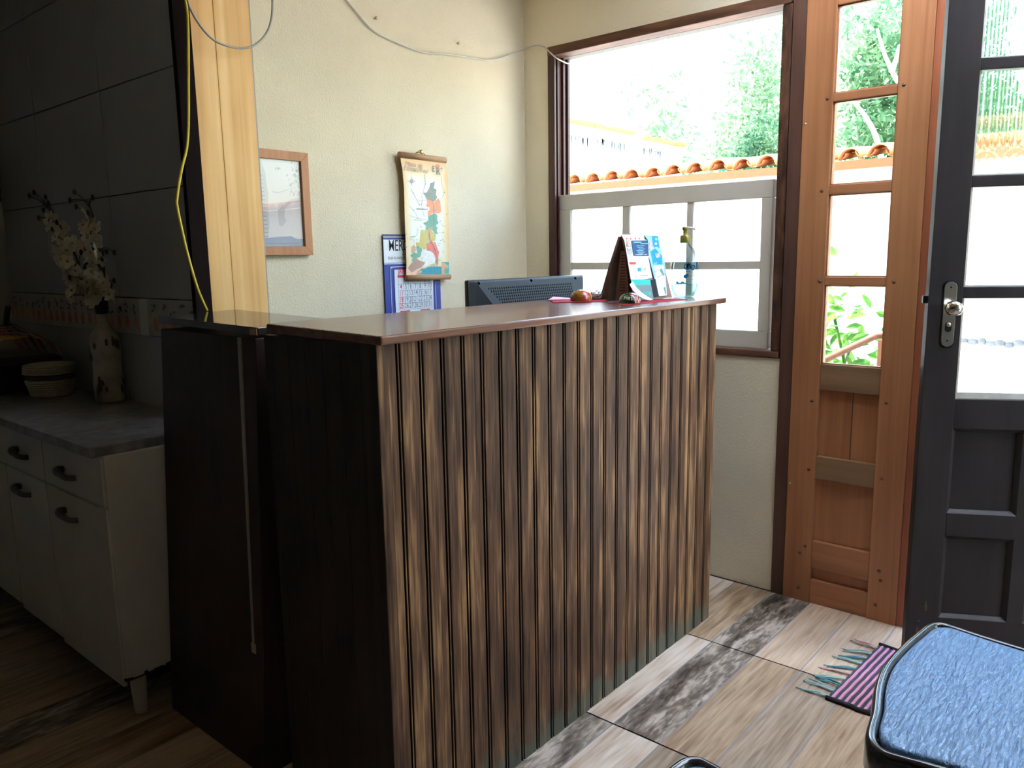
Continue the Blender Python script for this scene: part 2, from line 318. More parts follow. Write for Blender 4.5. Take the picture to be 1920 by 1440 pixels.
# ------------------------------------------------------------------ mesh building
class MB:
    def __init__(s): s.v = []; s.f = []; s.mi = []; s.m = []; s.sm = []
    def mat(s, name):
        if name not in s.m: s.m.append(name)
        return s.m.index(name)
    def add(s, verts, faces, mat, smooth=False):
        o = len(s.v); k = s.mat(mat)
        s.v += [Vector(v) for v in verts]
        for f in faces: s.f.append([o+i for i in f]); s.mi.append(k); s.sm.append(smooth)
        return s
    def box(s, a, b, mat, bev=0.):
        x0, y0, z0 = [min(a[i], b[i]) for i in range(3)]; x1, y1, z1 = [max(a[i], b[i]) for i in range(3)]
        if bev > 0:
            bm = bmesh.new(); bmesh.ops.create_cube(bm, size=1)
            for v in bm.verts: v.co = Vector((x0+(v.co.x+.5)*(x1-x0), y0+(v.co.y+.5)*(y1-y0), z0+(v.co.z+.5)*(z1-z0)))
            bmesh.ops.bevel(bm, geom=bm.edges[:], offset=min(bev, .45*min(x1-x0, y1-y0, z1-z0)), segments=2, affect='EDGES', profile=.6)
            bm.verts.index_update()
            s.add([v.co.copy() for v in bm.verts], [[v.index for v in f.verts] for f in bm.faces], mat); bm.free(); return s
        v = [(x0, y0, z0), (x1, y0, z0), (x1, y1, z0), (x0, y1, z0), (x0, y0, z1), (x1, y0, z1), (x1, y1, z1), (x0, y1, z1)]
        return s.add(v, [(0, 3, 2, 1), (4, 5, 6, 7), (0, 1, 5, 4), (1, 2, 6, 5), (2, 3, 7, 6), (3, 0, 4, 7)], mat)
    def hexa(s, v, mat):
        return s.add(v, [(0, 3, 2, 1), (4, 5, 6, 7), (0, 1, 5, 4), (1, 2, 6, 5), (2, 3, 7, 6), (3, 0, 4, 7)], mat)
    def prism(s, poly, d, mat, smooth=False):
        """flat polygon extruded along d"""
        n = len(poly); P = [Vector(p) for p in poly]; d = Vector(d)
        s.add(P+[p+d for p in P], [list(range(n))[::-1], list(range(n, 2*n))]+[[i, (i+1) % n, n+(i+1) % n, n+i] for i in range(n)], mat, smooth); return s
    def tube(s, pts, r, mat, seg=8, closed=False):
        P = [Vector(p) for p in pts]; n = len(P); rings = []
        rad = r if isinstance(r, (list, tuple)) else [r]*n
        prev = None
        for i in range(n):
            t = (P[min(i+1, n-1)]-P[max(i-1, 0)]).normalized()
            if prev is None:
                a = t.orthogonal().normalized()
            else:
                a = (prev-t*prev.dot(t)); a = a.normalized() if a.length > 1e-6 else t.orthogonal().normalized()
            prev = a; b = t.cross(a)
            rings.append([P[i]+(a*math.cos(2*math.pi*k/seg)+b*math.sin(2*math.pi*k/seg))*rad[i] for k in range(seg)])
        v = [q for ring in rings for q in ring]; f = []
        for i in range(n-1):
            for k in range(seg): f.append([i*seg+k, i*seg+(k+1) % seg, (i+1)*seg+(k+1) % seg, (i+1)*seg+k])
        f.append(list(range(seg))[::-1]); f.append([(n-1)*seg+k for k in range(seg)])
        return s.add(v, f, mat, True)
    def lathe(s, prof, c, mat, seg=32, sx=1., sy=1., axis=(0, 0, 1)):
        """profile of (radius, height) around axis through c"""
        ax = Vector(axis).normalized(); a = Vector((1, 0, 0)) if abs(ax.z) > .9 else Vector((0, 0, 1)).cross(ax).normalized(); b = ax.cross(a)
        c = Vector(c); v = []; f = []
        for r, h in prof:
            for k in range(seg):
                t = 2*math.pi*k/seg
                v.append(c+ax*h+a*(r*math.cos(t)*sx)+b*(r*math.sin(t)*sy))
        for i in range(len(prof)-1):
            for k in range(seg): f.append([i*seg+k, i*seg+(k+1) % seg, (i+1)*seg+(k+1) % seg, (i+1)*seg+k])
        f.append(list(range(seg))[::-1]); f.append([(len(prof)-1)*seg+k for k in range(seg)])
        return s.add(v, f, mat, True)
    def ell(s, c, r, mat, seg=10, rings=6):
        prof = [(max(.001, math.sin(math.pi*i/rings)), -math.cos(math.pi*i/rings)) for i in range(rings+1)]
        o = len(s.v); s.lathe(prof, (0, 0, 0), mat, seg)
        for i in range(o, len(s.v)): s.v[i] = Vector((c[0]+s.v[i].x*r[0], c[1]+s.v[i].y*r[1], c[2]+s.v[i].z*r[2]))
        return s
    def text(s, txt, org, u, w, n, size, mat, sx=1., shear=0., bold=0., depth=.0004, align='LEFT'):
        """letters standing on the plane through org spanned by u (reading direction) and w (up)"""
        vs, fs = letters(txt, shear, bold, align)
        org, u, w, n = Vector(org), Vector(u).normalized(), Vector(w).normalized(), Vector(n).normalized()
        return s.add([org+u*(x*size*sx)+w*(y*size)+n*depth for x, y in vs], fs, mat)
    def build(s, name, parent=None, kind=None, label=None, bev=None, recalc=True):
        me = D.meshes.new(name)
        off = Vector(parent['origin']) if parent is not None else Vector((0, 0, 0))
        me.from_pydata([v-off for v in s.v], [], s.f)
        for mn in s.m: me.materials.append(M[mn])
        for p, k, sm in zip(me.polygons, s.mi, s.sm): p.material_index = k; p.use_smooth = sm
        if recalc:
            bm = bmesh.new(); bm.from_mesh(me); bmesh.ops.recalc_face_normals(bm, faces=bm.faces[:]); bm.to_mesh(me); bm.free()
        me.update()
        o = D.objects.new(name, me); COL.objects.link(o)
        if parent is not None:
            o.parent = parent
            o['origin'] = tuple(off)
        else: o['origin'] = (0, 0, 0)
        if kind: o['kind'] = kind
        if label: o['label'] = label
        if bev:
            md = o.modifiers.new('soft_edges', 'BEVEL'); md.width = bev; md.segments = 2; md.limit_method = 'ANGLE'; md.angle_limit = math.radians(40)
        return o
_LET = {}
def letters(txt, shear, bold, align):
    key = (txt, shear, bold, align)
    if key in _LET: return _LET[key]
    cu = D.curves.new('letters', 'FONT'); cu.body = txt; cu.size = 1; cu.shear = shear; cu.offset = bold; cu.align_x = align; cu.resolution_u = 3
    ob = D.objects.new('letters', cu); COL.objects.link(ob)
    dg = bpy.context.evaluated_depsgraph_get(); ev = ob.evaluated_get(dg); me = ev.to_mesh()
    r = ([(v.co.x, v.co.y) for v in me.vertices], [list(p.vertices) for p in me.polygons])
    ev.to_mesh_clear(); D.objects.remove(ob); D.curves.remove(cu)
    _LET[key] = r; return r
def tag(o, label, cat, group=None):
    o['label'] = label; o['category'] = cat
    if group: o['group'] = group
    return o
def thing(name, label, cat, loc, group=None):
    o = D.objects.new(name, None); COL.objects.link(o); o.location = loc; o['origin'] = tuple(loc)
    o.empty_display_size = .05
    return tag(o, label, cat, group)
def setting(name, loc=(0, 0, 0)):
    o = D.objects.new(name, None); COL.objects.link(o); o.location = loc; o['origin'] = tuple(loc); o['kind'] = 'structure'; o.empty_display_size = .05
    return o
def copy_tree(o, loc, rotz=0):
    c = o.copy(); COL.objects.link(c); c.location = loc; c.rotation_euler = (0, 0, rotz)
    for ch in list(o.children):
        d = ch.copy(); COL.objects.link(d); d.parent = c
        for g in list(ch.children):
            e = g.copy(); COL.objects.link(e); e.parent = d
    return c
def smooth_path(pts, n=6):
    P = [Vector(p) for p in pts]; out = []
    for i in range(len(P)-1):
        a, b, c, d = P[max(i-1, 0)], P[i], P[i+1], P[min(i+2, len(P)-1)]
        for k in range(n):
            t = k/n
            out.append(.5*((2*b)+(c-a)*t+(2*a-5*b+4*c-d)*t*t+(3*b-a-3*c+d)*t**3))
    out.append(P[-1]); return out
# ------------------------------------------------------------------ THE SETTING
XW, XO = 2.878, 2.99          # inner and outer face of the window wall
YB = 2.359                    # back wall
XT = 1.235                    # tiled kitchen wall
YK = 3.99                     # kitchen side wall
ZC = 2.62
YF = -1.45                    # front wall, out of the picture
mb = MB()                     # floor: printed plank tiles
def floor_mat(i, j):
    key = {(3, 6): 'plank_pale_worn', (3, 5): 'plank_dark_worn', (3, 4): 'plank_oak', (3, 3): 'plank_grey_oak', (3, 2): 'plank_oak',
           (4, 6): 'plank_brown_worn', (4, 5): 'plank_dark_worn', (4, 4): 'plank_pale_oak', (4, 3): 'plank_pale_oak', (4, 2): 'plank_pale_oak', (4, 7): 'plank_pale_worn',
           (2, 6): 'plank_dark_worn', (2, 5): 'plank_pale_worn', (2, 4): 'plank_grey_oak', (2, 3): 'plank_oak'}
    if (i, j) in key: return key[(i, j)]
    return R_.choice(['plank_oak', 'plank_grey_oak', 'plank_pale_oak', 'plank_dark_worn', 'plank_brown_worn', 'plank_grey_oak'])
mb.box((-3, -3, -.08), (XW+.06, 4.1, -.004), 'floor_joint')
for i in range(-8, 5):
    x0 = 1.735+.617*(i-3); x1 = x0+.617
    if x1 < -3 or x0 > XW: continue
    for j in range(-20, 26):
        y0 = .972+.1525*(j-5); y1 = y0+.1525
        if y0 > 4.05 or y1 < -3: continue
        mb.box((max(x0+.003, -3), y0+.0022, -.01), (min(x1-.003, XW+.05 if y0 < .6 else XW-.010), y1-.0022, 0), floor_mat(i, j))
    mb.box((max(x0+.003, -3), -3, -.01), (min(x1-.003, XW-.010), 4.05, -.0012), 'floor_grout')
mb.build('floor', kind='structure')
mb = MB()
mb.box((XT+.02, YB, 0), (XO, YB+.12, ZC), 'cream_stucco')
mb.build('wall_back', kind='structure')
mb = MB()                     # window wall with its three openings
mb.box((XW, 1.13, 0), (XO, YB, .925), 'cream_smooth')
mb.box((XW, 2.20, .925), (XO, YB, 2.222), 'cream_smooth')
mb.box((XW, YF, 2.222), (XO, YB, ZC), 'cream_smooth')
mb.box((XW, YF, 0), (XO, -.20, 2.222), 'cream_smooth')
mb.box((XW, 1.125, 2.19), (XO, 1.135, 2.222), 'cream_smooth')
mb.build('wall_right', kind='structure')
mb = MB()
mb.box((XT+.012, YB-.02, 0), (XT+.2, YK+.12, ZC), 'grout')
for r, (z0, z1) in enumerate([(.02, .365), (.368, .718), (.721, 1.069), (1.2, 1.549), (1.552, 1.902), (1.905, 2.255), (2.258, 2.6)]):
    for k in range(-1, 4):
        y0 = 2.902+.609*(k-1)+.0015; y1 = y0+.606
        y0 = max(y0, YB-.02); y1 = min(y1, YK)
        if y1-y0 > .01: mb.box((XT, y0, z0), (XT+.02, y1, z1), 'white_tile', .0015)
for k in range(26):           # printed fruit border
    y0 = 2.345+.064*k
    if y0 > YK-.02: break
    pro = .012 if y0 > 2.62 else .002
    y1 = min(y0+.0635, YK)
    mb.box((XT-pro, y0, 1.072), (XT+.02, y1, 1.197), 'border_end' if 2.62 < y0 < 2.68 else 'border_tile', .001)
    if not 2.62 < y0 < 2.68:
        yc = (y0+y1)/2; x = XT-pro-.0006
        mb.prism([(x, yc+.016*math.cos(a*.524), 1.112+.024*math.sin(a*.524)) for a in range(12)], (.0005, 0, 0), 'fruit_print')
        for q in range(4):
            cy, cz = yc+R_.uniform(-.018, .018), 1.15+R_.uniform(-.01, .03)
            mb.prism([(x, cy+.009*math.cos(a*1.05), cz+.006*math.sin(a*1.05+q)) for a in range(6)], (.0005, 0, 0), 'leaf_print')
mb.build('wall_left', kind='structure')
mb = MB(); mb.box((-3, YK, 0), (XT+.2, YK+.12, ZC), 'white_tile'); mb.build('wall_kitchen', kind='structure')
mb = MB()
for a, b, c, d in ((-3, 2.05, 0, ZC), (2.80, XO, 0, ZC), (2.05, 2.80, 0, .12), (2.05, 2.80, 2.35, ZC)): mb.box((a, YF-.12, c), (b, YF, d), 'cream_smooth' if a > 1 else 'dark_plaster')
mb.build('wall_front', kind='structure')
w = setting('added_window', (2.42, YF, .12))  # added window, out of view, to light the front of the room
mb = MB()
for a, b, c, d in ((2.05, 2.10, .12, 2.35), (2.75, 2.80, .12, 2.35), (2.10, 2.75, .12, .18), (2.10, 2.75, 2.30, 2.35), (2.41, 2.45, .18, 2.30)): mb.box((a, YF-.09, c), (b, YF-.03, d), 'sash_white', .003)
mb.build('window_frame', w)
for a, b in ((2.10, 2.41), (2.45, 2.75)):
    mb = MB(); mb.box((a-.003, YF-.062, .177), (b+.003, YF-.058, 2.303), 'pane_glass'); mb.build('pane', w)
mb = MB(); mb.box((-3.12, YF-.12, 0), (-3, YK+.12, ZC), 'dark_plaster'); mb.build('wall_rear', kind='structure')
mb = MB(); mb.box((-3, 1.30, 0), (.29, 1.38, ZC), 'dark_plaster'); mb.build('added_block_wall', kind='structure')  # added unseen wall that keeps light out of the kitchen
SK = (1.88, 2.84, -1.30, 1.10)       # added milky skylight, unseen, to brighten the front of the room
mb = MB()
for a, b, c, d in ((-3.12, SK[0], YF-.12, YK+.12), (SK[1], XO+.35, YF-.12, YK+.12), (SK[0], SK[1], YF-.12, SK[2]), (SK[0], SK[1], SK[3], YK+.12)): mb.box((a, c, ZC), (b, d, ZC+.1), 'ceiling_board')
mb.build('ceiling', kind='structure')
w = setting('added_skylight', (SK[0], SK[2], ZC))  # added roof opening, unseen, letting more daylight in
mb = MB()
for a, b, c, d in ((SK[0], SK[0]+.04, SK[2], SK[3]), (SK[1]-.04, SK[1], SK[2], SK[3]), (SK[0], SK[1], SK[2], SK[2]+.04), (SK[0], SK[1], SK[3]-.04, SK[3])): mb.box((a, c, ZC+.02), (b, d, ZC+.09), 'sash_white')
mb.build('window_frame', w)
mb = MB(); mb.box((SK[0]+.03, SK[2]+.03, ZC+.06), (SK[1]-.03, SK[3]-.03, ZC+.064), 'milky_sheet'); mb.build('pane', w, label='milky sheet of the added skylight')
# pine board and dark boards at the outer corner between the tiled wall and the back wall
mb = MB(); mb.box((1.270, 2.322, 0), (1.3465, YB, ZC), 'pine', .002); mb.box((1.3472, 2.3216, 0), (1.469, YB, ZC), 'pine', .002); mb.build('trim_1', kind='structure')
mb = MB(); mb.box((1.214, 2.316, 0), (1.268, 2.338, ZC), 'dark_trim', .002); mb.box((1.4695, 2.326, 0), (1.476, YB, ZC), 'grey_strip'); mb.build('trim_2', kind='structure')
# window 1: frame, sliding lower sash with six panes
w = setting('window_1', (XW, 1.66, .94))
mb = MB()
mb.box((2.868, 1.135, 2.183), (2.94, 2.22, 2.222), 'rough_brown', .004)
mb.box((2.94, 1.135, 2.183), (XO, 2.22, 2.222), 'white_soffit')
mb.box((2.870, 1.135, .925), (XO+.02, 2.22, .9515), 'rough_brown', .004)
mb.build('window_frame', w)
mb = MB()
mb.box((2.872, 1.132, .9515), (2.896, 1.170, 2.183), 'bark_wood', .006)
mb.box((2.896, 1.132, .9515), (XO, 1.160, 2.183), 'sash_jamb_wood')
mb.box((2.938, 1.160, .9515), (2.962, 1.184, 2.183), 'bark_wood', .003)
mb.build('jamb', w, label='jamb of rough bark-brown wood')
mb = MB()
mb.box((2.872, 2.196, .9515), (XO, 2.22, 2.183), 'sash_jamb_wood')
for a, b in ((2.872, 2.884), (2.896, 2.903), (2.938, 2.952), (2.972, 2.988)): mb.box((a, 2.184, .9515), (b, 2.196, 2.183), 'sash_jamb_wood', .002)
mb.build('jamb', w, label='jamb grooved with two sash tracks')
mb = MB(); XS0, XS1 = 2.905, 2.936
gl = [(2.125, 1.853), (1.818, 1.549), (1.521, 1.236)]
mb.box((XS0, 1.193, .954), (XS1, 2.186, 1.021), 'sash_white', .003)
mb.box((XS0, 1.193, 1.522), (XS1, 2.186, 1.589), 'sash_white', .003)
mb.box((XS0, 1.193, 1.021), (XS1, 1.236, 1.522), 'sash_white', .003)
mb.box((XS0, 2.125, 1.021), (XS1, 2.186, 1.522), 'sash_white', .003)
mb.box((XS0+.004, 1.23, 1.257), (XS1, 2.13, 1.288), 'sash_white', .003)
for a, b in ((1.853, 1.818), (1.549, 1.521)): mb.box((XS0+.004, b, 1.015), (XS1, a, 1.53), 'sash_white', .003)
sash = mb.build('sash', w, label='white painted lower sash')
for a, b in gl:
    for z0, z1 in ((1.021, 1.257), (1.288, 1.522)):
        mb = MB(); mb.box((XS0+.014, b-.004, z0-.004), (XS0+.017, a+.004, z1+.004), 'pane_glass'); mb.build('pane', sash)
# window 2: glazed cedar sidelight
w = setting('window_2', (XW, .86, 0))
X0, X1 = 2.862, 2.915
mb = MB(); mb.box((2.866, 1.0795, 0), (2.96, 1.1285, 2.222), 'jamb_dull', .002); mb.build('jamb', w, label='dull reddish jamb')
mb = MB(); mb.box((2.867, .636, 0), (2.96, .6705, 2.222), 'cedar_red', .002); mb.build('jamb', w, label='redder door jamb')
for y0, y1, plugs in ((.977, 1.0785, [(.995, 1.84), (1.0, 1.53), (.992, 1.215), (1.0, .78), (1.0, .52), (1.0, .22), (1.02, .19), (1.02, .05)]), (.671, .770, [(.752, 1.85), (.745, 1.215), (.745, .80), (.745, .53), (.735, .19), (.728, .155), (.74, .06)])):
    mb = MB(); mb.box((X0, y0, 0), (X1, y1, 2.222), 'cedar', .002)
    for py, pz in plugs: mb.lathe([(.006, 0), (.006, .0012)], (X0-.0008, py, pz), 'plug_dark', 10, axis=(1, 0, 0))
    st = mb.build('stile', w)
    if y0 > .9:
        for py, pz in ((1.068, 1.765), (1.068, .455)):
            mb = MB(); mb.lathe([(.0045, 0), (.0045, .002)], (X0-.0016, py, pz), 'screw_metal', 10, axis=(1, 0, 0)); mb.build('screw', st)
bars = [(2.14, 2.222, 'cedar_cross'), (1.828, 1.856, 'cedar_cross'), (1.516, 1.549, 'cedar_cross'), (1.201, 1.231, 'cedar_cross'), (.822, .918, 'cedar_olive'), (.488, .574, 'cedar_olive'), (.140, .246, 'cedar_cross'), (0, .094, 'cedar_cross')]
for z0, z1, mt in bars:
    mb = MB(); mb.box((X0+.003, .770, z0), (X1-.006, .977, z1), mt, .003); mb.build('rail' if (z1-z0 > .05) else 'glazing_bar', w)
mb = MB()
for z0, z1 in ((.574, .822), (.246, .488), (.094, .140)): mb.box((X0+.022, .770, z0), (X1-.012, .977, z1), 'cedar')
mb.box((X0+.0212, .861, .574), (X0+.023, .8645, .822), 'plug_dark')
mb.build('panel', w)
for z0, z1 in ((.918, 1.201), (1.231, 1.516), (1.549, 1.828), (1.856, 2.14)):
    mb = MB(); mb.box((X0+.028, .768, z0-.002), (X0+.031, .979, z1+.002), 'pane_glass'); mb.build('pane', w)
mb = MB()
for z0, z1 in ((.918, 1.201), (1.231, 1.516), (1.549, 1.828), (1.856, 2.14)):
    for a, b, c, d in ((.770, .775, z0, z1), (.972, .977, z0, z1), (.770, .977, z0, z0+.004), (.770, .977, z1-.004, z1)): mb.box((X0+.012, a, c), (X0+.027, b, d), 'cedar_cross')
mb.build('glazing_bead', w)
# door 1: dark half glazed leaf, swung inwards
dr = D.objects.new('door_1', None); COL.objects.link(dr); dr['kind'] = 'structure'; dr['origin'] = (0, 0, 0)
LA, HG = Vector((2.49, .553, 0)), Vector((2.88, -.17, 0))
UD = (HG-LA).normalized(); ND = Vector((-UD.y, UD.x, 0))      # ND points outdoors (away from the eye)
if ND.x < 0: ND = -ND
dr.matrix_world = Matrix(((UD.x, ND.x, 0, LA.x), (UD.y, ND.y, 0, LA.y), (0, 0, 1, 0), (0, 0, 0, 1)))
DW, TH, ZT = .82, .036, 2.14
cols2 = [(.0895, .395), (.425, .7305)]
rows = [(.905, 1.182), (1.215, 1.490), (1.522, 1.800), (1.832, 2.03)]
mb = MB(); mb.box((0, 0, .008), (.0895, TH, ZT), 'door_dark', .002)
for k in range(16):
    a, z = R_.uniform(.012, .05), .06+R_.random()**2*.24; mb.box((a, -.0003, z), (a+R_.uniform(.003, .010), .002, z+R_.uniform(.004, .03)), 'door_worn')
stile = mb.build('stile', dr)
mb = MB(); mb.box((.7305, 0, .008), (DW, TH, ZT), 'door_dark', .002); mb.build('stile', dr)
mb = MB()
for z0, z1 in ((.008, .217), (.475, .547), (.804, .891), (2.03, ZT)): mb.box((.0895, .0005, z0), (.7305, TH-.0005, z1), 'door_dark', .002)
for a, b in ((.275, .318), (.502, .545)): mb.box((a, .0008, .21), (b, TH-.0008, .81), 'door_dark', .002)
mb.build('rail', dr)
mb = MB()
for z0, z1 in ((.217, .475), (.547, .804)):
    for a, b in ((.0895, .275), (.318, .502), (.545, .7305)):
        mb.box((a, .016, z0), (b, TH-.014, z1), 'door_dark')
        for q in (0, 1):
            e = .010; mb.prism([(a, .001, z0), (a+e, .012, z0+e), (a+e, .012, z1-e), (a, .001, z1)] if q else [(b, .001, z0), (b-e, .012, z0+e), (b-e, .012, z1-e), (b, .001, z1)], (0, .006, 0), 'door_dark')
            mb.prism([(a, .001, z0), (b, .001, z0), (b-e, .012, z0+e), (a+e, .012, z0+e)] if q else [(a, .001, z1), (b, .001, z1), (b-e, .012, z1-e), (a+e, .012, z1-e)], (0, .006, 0), 'door_dark')
mb.build('panel', dr)
mb = MB(); mb.box((.395, .001, .891), (.425, TH-.001, 2.03), 'door_dark', .002)
for k in range(3): mb.box((.0895, .002, rows[k][1]), (.7305, TH-.002, rows[k+1][0]), 'door_dark', .003)
mb.build('glazing_bar', dr)
mb = MB()
for z0, z1 in rows:
    for a, b in cols2:
        mb.box((a, .010, z0), (a+.0075, .024, z1), 'putty'); mb.box((a, .012, z0-.012 if z0 < 1 else z0-.006), (b, .024, z0+.004), 'putty')
mb.build('glazing_bead', dr, label='white putty round the panes')
for r, (z0, z1) in enumerate(rows):
    for a, b in cols2:
        mb = MB()
        if r < 2: mb.box((a-.003, .0165, z0-.003), (b+.003, .0195, z1+.003), 'pane_glass')
        else:
            n = 160; fv = []; bv = []
            for k in range(n+1):
                x = a-.003+(b-a+.006)*k/n; y = .0165+.0017*math.sin(2*math.pi*(x-a)/.019)
                fv += [(x, y, z0-.003), (x, y, z1+.003)]; bv += [(x, .0225, z0-.003), (x, .0225, z1+.003)]
            mb.add(fv, [(2*k, 2*k+2, 2*k+3, 2*k+1) for k in range(n)], 'reeded_glass', True)
            mb.add(bv, [(2*k, 2*k+1, 2*k+3, 2*k+2) for k in range(n)], 'reeded_glass')
        mb.build('pane', dr, label='reeded glass pane' if r > 1 else None, recalc=r < 2)
mb = MB()       # lock plate with round ends
cx = .0555
outl = [(cx+.0165*math.cos(t*math.pi/10), -.004, 1.2135+.0165*math.sin(t*math.pi/10)) for t in range(11)]+[(cx+.0165*math.cos(math.pi+t*math.pi/10), -.004, 1.061+.0165*math.sin(math.pi+t*math.pi/10)) for t in range(11)]
mb.prism(outl, (0, .004, 0), 'steel')
mb.prism([(cx+(p[0]-cx)*1.28, -.0012, 1.137+(p[2]-1.137)*1.045) for p in outl], (0, .0012, 0), 'dark_steel')
for z in (1.214, 1.062): mb.lathe([(.0028, 0), (.0028, .001)], (cx, -.0048, z), 'dark_steel', 10, axis=(0, 1, 0))
plate = mb.build('lock_plate', dr, bev=.0008)
mb = MB(); mb.prism([(cx+.0085*math.cos(t*math.pi/6), -.0055, 1.108+.0085*math.sin(t*math.pi/6)) for t in range(7)]+[(cx+.0085*math.cos(math.pi+t*math.pi/6), -.0055, 1.095+.0085*math.sin(math.pi+t*math.pi/6)) for t in range(7)], (0, .002, 0), 'dark_steel')
mb.lathe([(.006, 0), (.006, .006)], (cx, -.0095, 1.108), 'steel', 16, axis=(0, 1, 0)); mb.box((cx-.0007, -.0102, 1.104), (cx+.0007, -.009, 1.112), 'dark_steel'); mb.build('key_cylinder', dr)
mb = MB(); mb.lathe([(.009, 0), (.009, -.018), (.0195, -.026), (.0235, -.036), (.0235, -.046), (.019, -.056), (.0165, -.058), (.0150, -.0565)], (cx+.0005, 0, 1.157), 'chrome', 8, axis=(0, 1, 0)); mb.lathe([(.0155, 0), (.0148, -.0012)], (cx+.0005, -.0575, 1.157), 'chrome', 28, axis=(0, 1, 0)); kb = mb.build('door_knob', dr)
mb = MB(); mb.box((-.012, .010, 1.168), (.001, .024, 1.190), 'dark_steel', .002); mb.build('latch_bolt', dr)
# ------------------------------------------------------------------ RECEPTION COUNTER
ct = thing('reception_counter', 'dark brown bead board reception counter with glossy red-brown top', 'counter', (1.75, 1.42, 0))
mb = MB()
xs = [1.064+.0635*k for k in range(-1, 24)]
yF, dpt = 1.217, .011
mb.box((1.008, yF+dpt, 0), (2.515, yF+.022, 1.149), 'groove_dark')
def slat(a, b, mat='bead_board', e=.0016):
    a, b = max(a, 1.008), min(b, 2.515)
    if b-a > .002:
        mb.prism([(a, yF+dpt, 0), (a, yF+.0012, 0), (b, yF+.0012, 0), (b, yF+dpt, 0)], (0, 0, 1.149), 'groove_dark')
        mb.prism([(a, yF+.0013, 0), (a+e, yF, 0), (b-e, yF, 0), (b, yF+.0013, 0)], (0, 0, 1.149), mat)
for k in range(-1, 24):
    c = 1.064+.0635*k
    slat(c-.0020, c+.0020, 'bead_board', .0005)          # the bead between the paired grooves
    slat(c+.0020+.0048, c+.0635-.0020-.0048)
mb.build('front_panel', ct)
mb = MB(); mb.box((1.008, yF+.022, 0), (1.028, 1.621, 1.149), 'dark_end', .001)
for k in range(6): mb.box((1.0075, 1.27+.0635*k, 0), (1.0085, 1.2745+.0635*k, 1.149), 'groove_dark')
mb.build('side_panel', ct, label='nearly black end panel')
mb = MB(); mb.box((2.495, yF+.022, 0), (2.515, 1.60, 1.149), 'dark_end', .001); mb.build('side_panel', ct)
mb = MB(); mb.box((1.03, 1.25, .72), (2.49, 1.60, .745), 'dark_end', .001); mb.build('shelf', ct)
mb = MB()
def topz(y): return 1.168+(y-1.2)*.02
mb.hexa([(1.006, 1.200, topz(1.2)-.019), (2.552, 1.200, topz(1.2)-.019), (2.556, 1.612, topz(1.6)-.024), (1.006, 1.605, topz(1.6)-.024), (1.006, 1.200, topz(1.2)), (2.556, 1.200, topz(1.2)), (2.556, 1.612, topz(1.612)), (1.006, 1.605, topz(1.605))], 'counter_top')
mb.build('countertop', ct, bev=.004, label='glossy red-brown top board')
# ------------------------------------------------------------------ OLD BROWN CABINET beside it
cb = thing('side_cabinet', 'old dark brown cabinet with shiny black top between counter end and tiled wall', 'cabinet', (1.14, 1.93, 0))
def bx(z): return .972+.047*z      # leaning face
mb = MB()
mb.hexa([(bx(0), 1.69, 0), (1.25, 1.69, 0), (1.25, 2.178, 0), (bx(0), 2.192, 0), (bx(1.135)+.004, 1.69, 1.135), (1.25, 1.69, 1.135), (1.25, 2.172, 1.135), (bx(1.135)+.004, 2.172, 1.135)], 'old_cabinet')
mb.build('body', cb, bev=.002)
mb = MB()
mb.hexa([(1.030, 1.680, 1.143), (1.277, 1.680, 1.144), (1.277, 2.192, 1.154), (1.030, 2.182, 1.151), (1.030, 1.680, 1.161), (1.277, 1.680, 1.162), (1.277, 2.192, 1.174), (1.030, 2.182, 1.170)], 'old_cabinet_top')
mb.build('top', cb, bev=.0015, label='shiny black top board')
mb = MB(); mb.box((1.0275, 1.682, 1.1425), (1.033, 1.712, 1.1585), 'chipboard'); mb.build('chipped_corner', cb, label='corner where bare chipboard shows')
mb = MB()
def sp_(z, y): return (bx(z)-.0006, y, z)
z0, z1 = .345, 1.134
mb.add([sp_(z0, 1.728), sp_(z0, 1.736), sp_(z1, 1.765), sp_(z1, 1.751), (bx(z0)+.002, 1.728, z0), (bx(z0)+.002, 1.736, z0), (bx(z1)+.006, 1.765, z1), (bx(z1)+.006, 1.751, z1)], [(0, 1, 2, 3), (4, 7, 6, 5), (0, 4, 5, 1), (1, 5, 6, 2), (2, 6, 7, 3), (3, 7, 4, 0)], 'grey_strip')
mb.box((bx(.34)-.0008, 1.721, .325), (bx(.34)+.002, 1.741, .352), 'grey_strip', .003)
mb.build('edge_strip', cb, label='pale grey edging strip hanging loose')
# ------------------------------------------------------------------ KITCHEN
kc = thing('kitchen_cabinet', 'old white kitchen cabinet with chipped dark lower edge and dull metal handles', 'cabinet', (1.04, 2.75, 0))
X0 = .848
mb = MB(); mb.box((X0+.006, 2.20, .137), (1.228, 3.62, .798), 'cabinet_paint', .004)
mb.box((X0+.010, 2.204, .131), (1.224, 3.616, .140), 'rust')
for k in range(26):
    y = 2.2+R_.random()**1.4*1.2; h = R_.uniform(.003, .012); mb.box((X0+.0052, y, .136), (X0+.02, y+R_.uniform(.01, .05), .139+h), 'rust')
    x = X0+R_.random()*.36; mb.box((x, 2.1992, .136), (x+R_.uniform(.006, .03), 2.21, .139+h*.7), 'rust')
mb.build('body', kc)
def handle(parent, y, z):
    m_ = MB(); m_.tube(smooth_path([(X0-.002, y+.042, z+.004), (X0-.022, y+.034, z+.008), (X0-.026, y+.01, z+.002), (X0-.020, y-.03, z-.006), (X0-.002, y-.050, z-.008)], 5), [.011]*5+[.0105]*6+[.0085]*10, 'handle_metal', 8); m_.build('handle', parent)
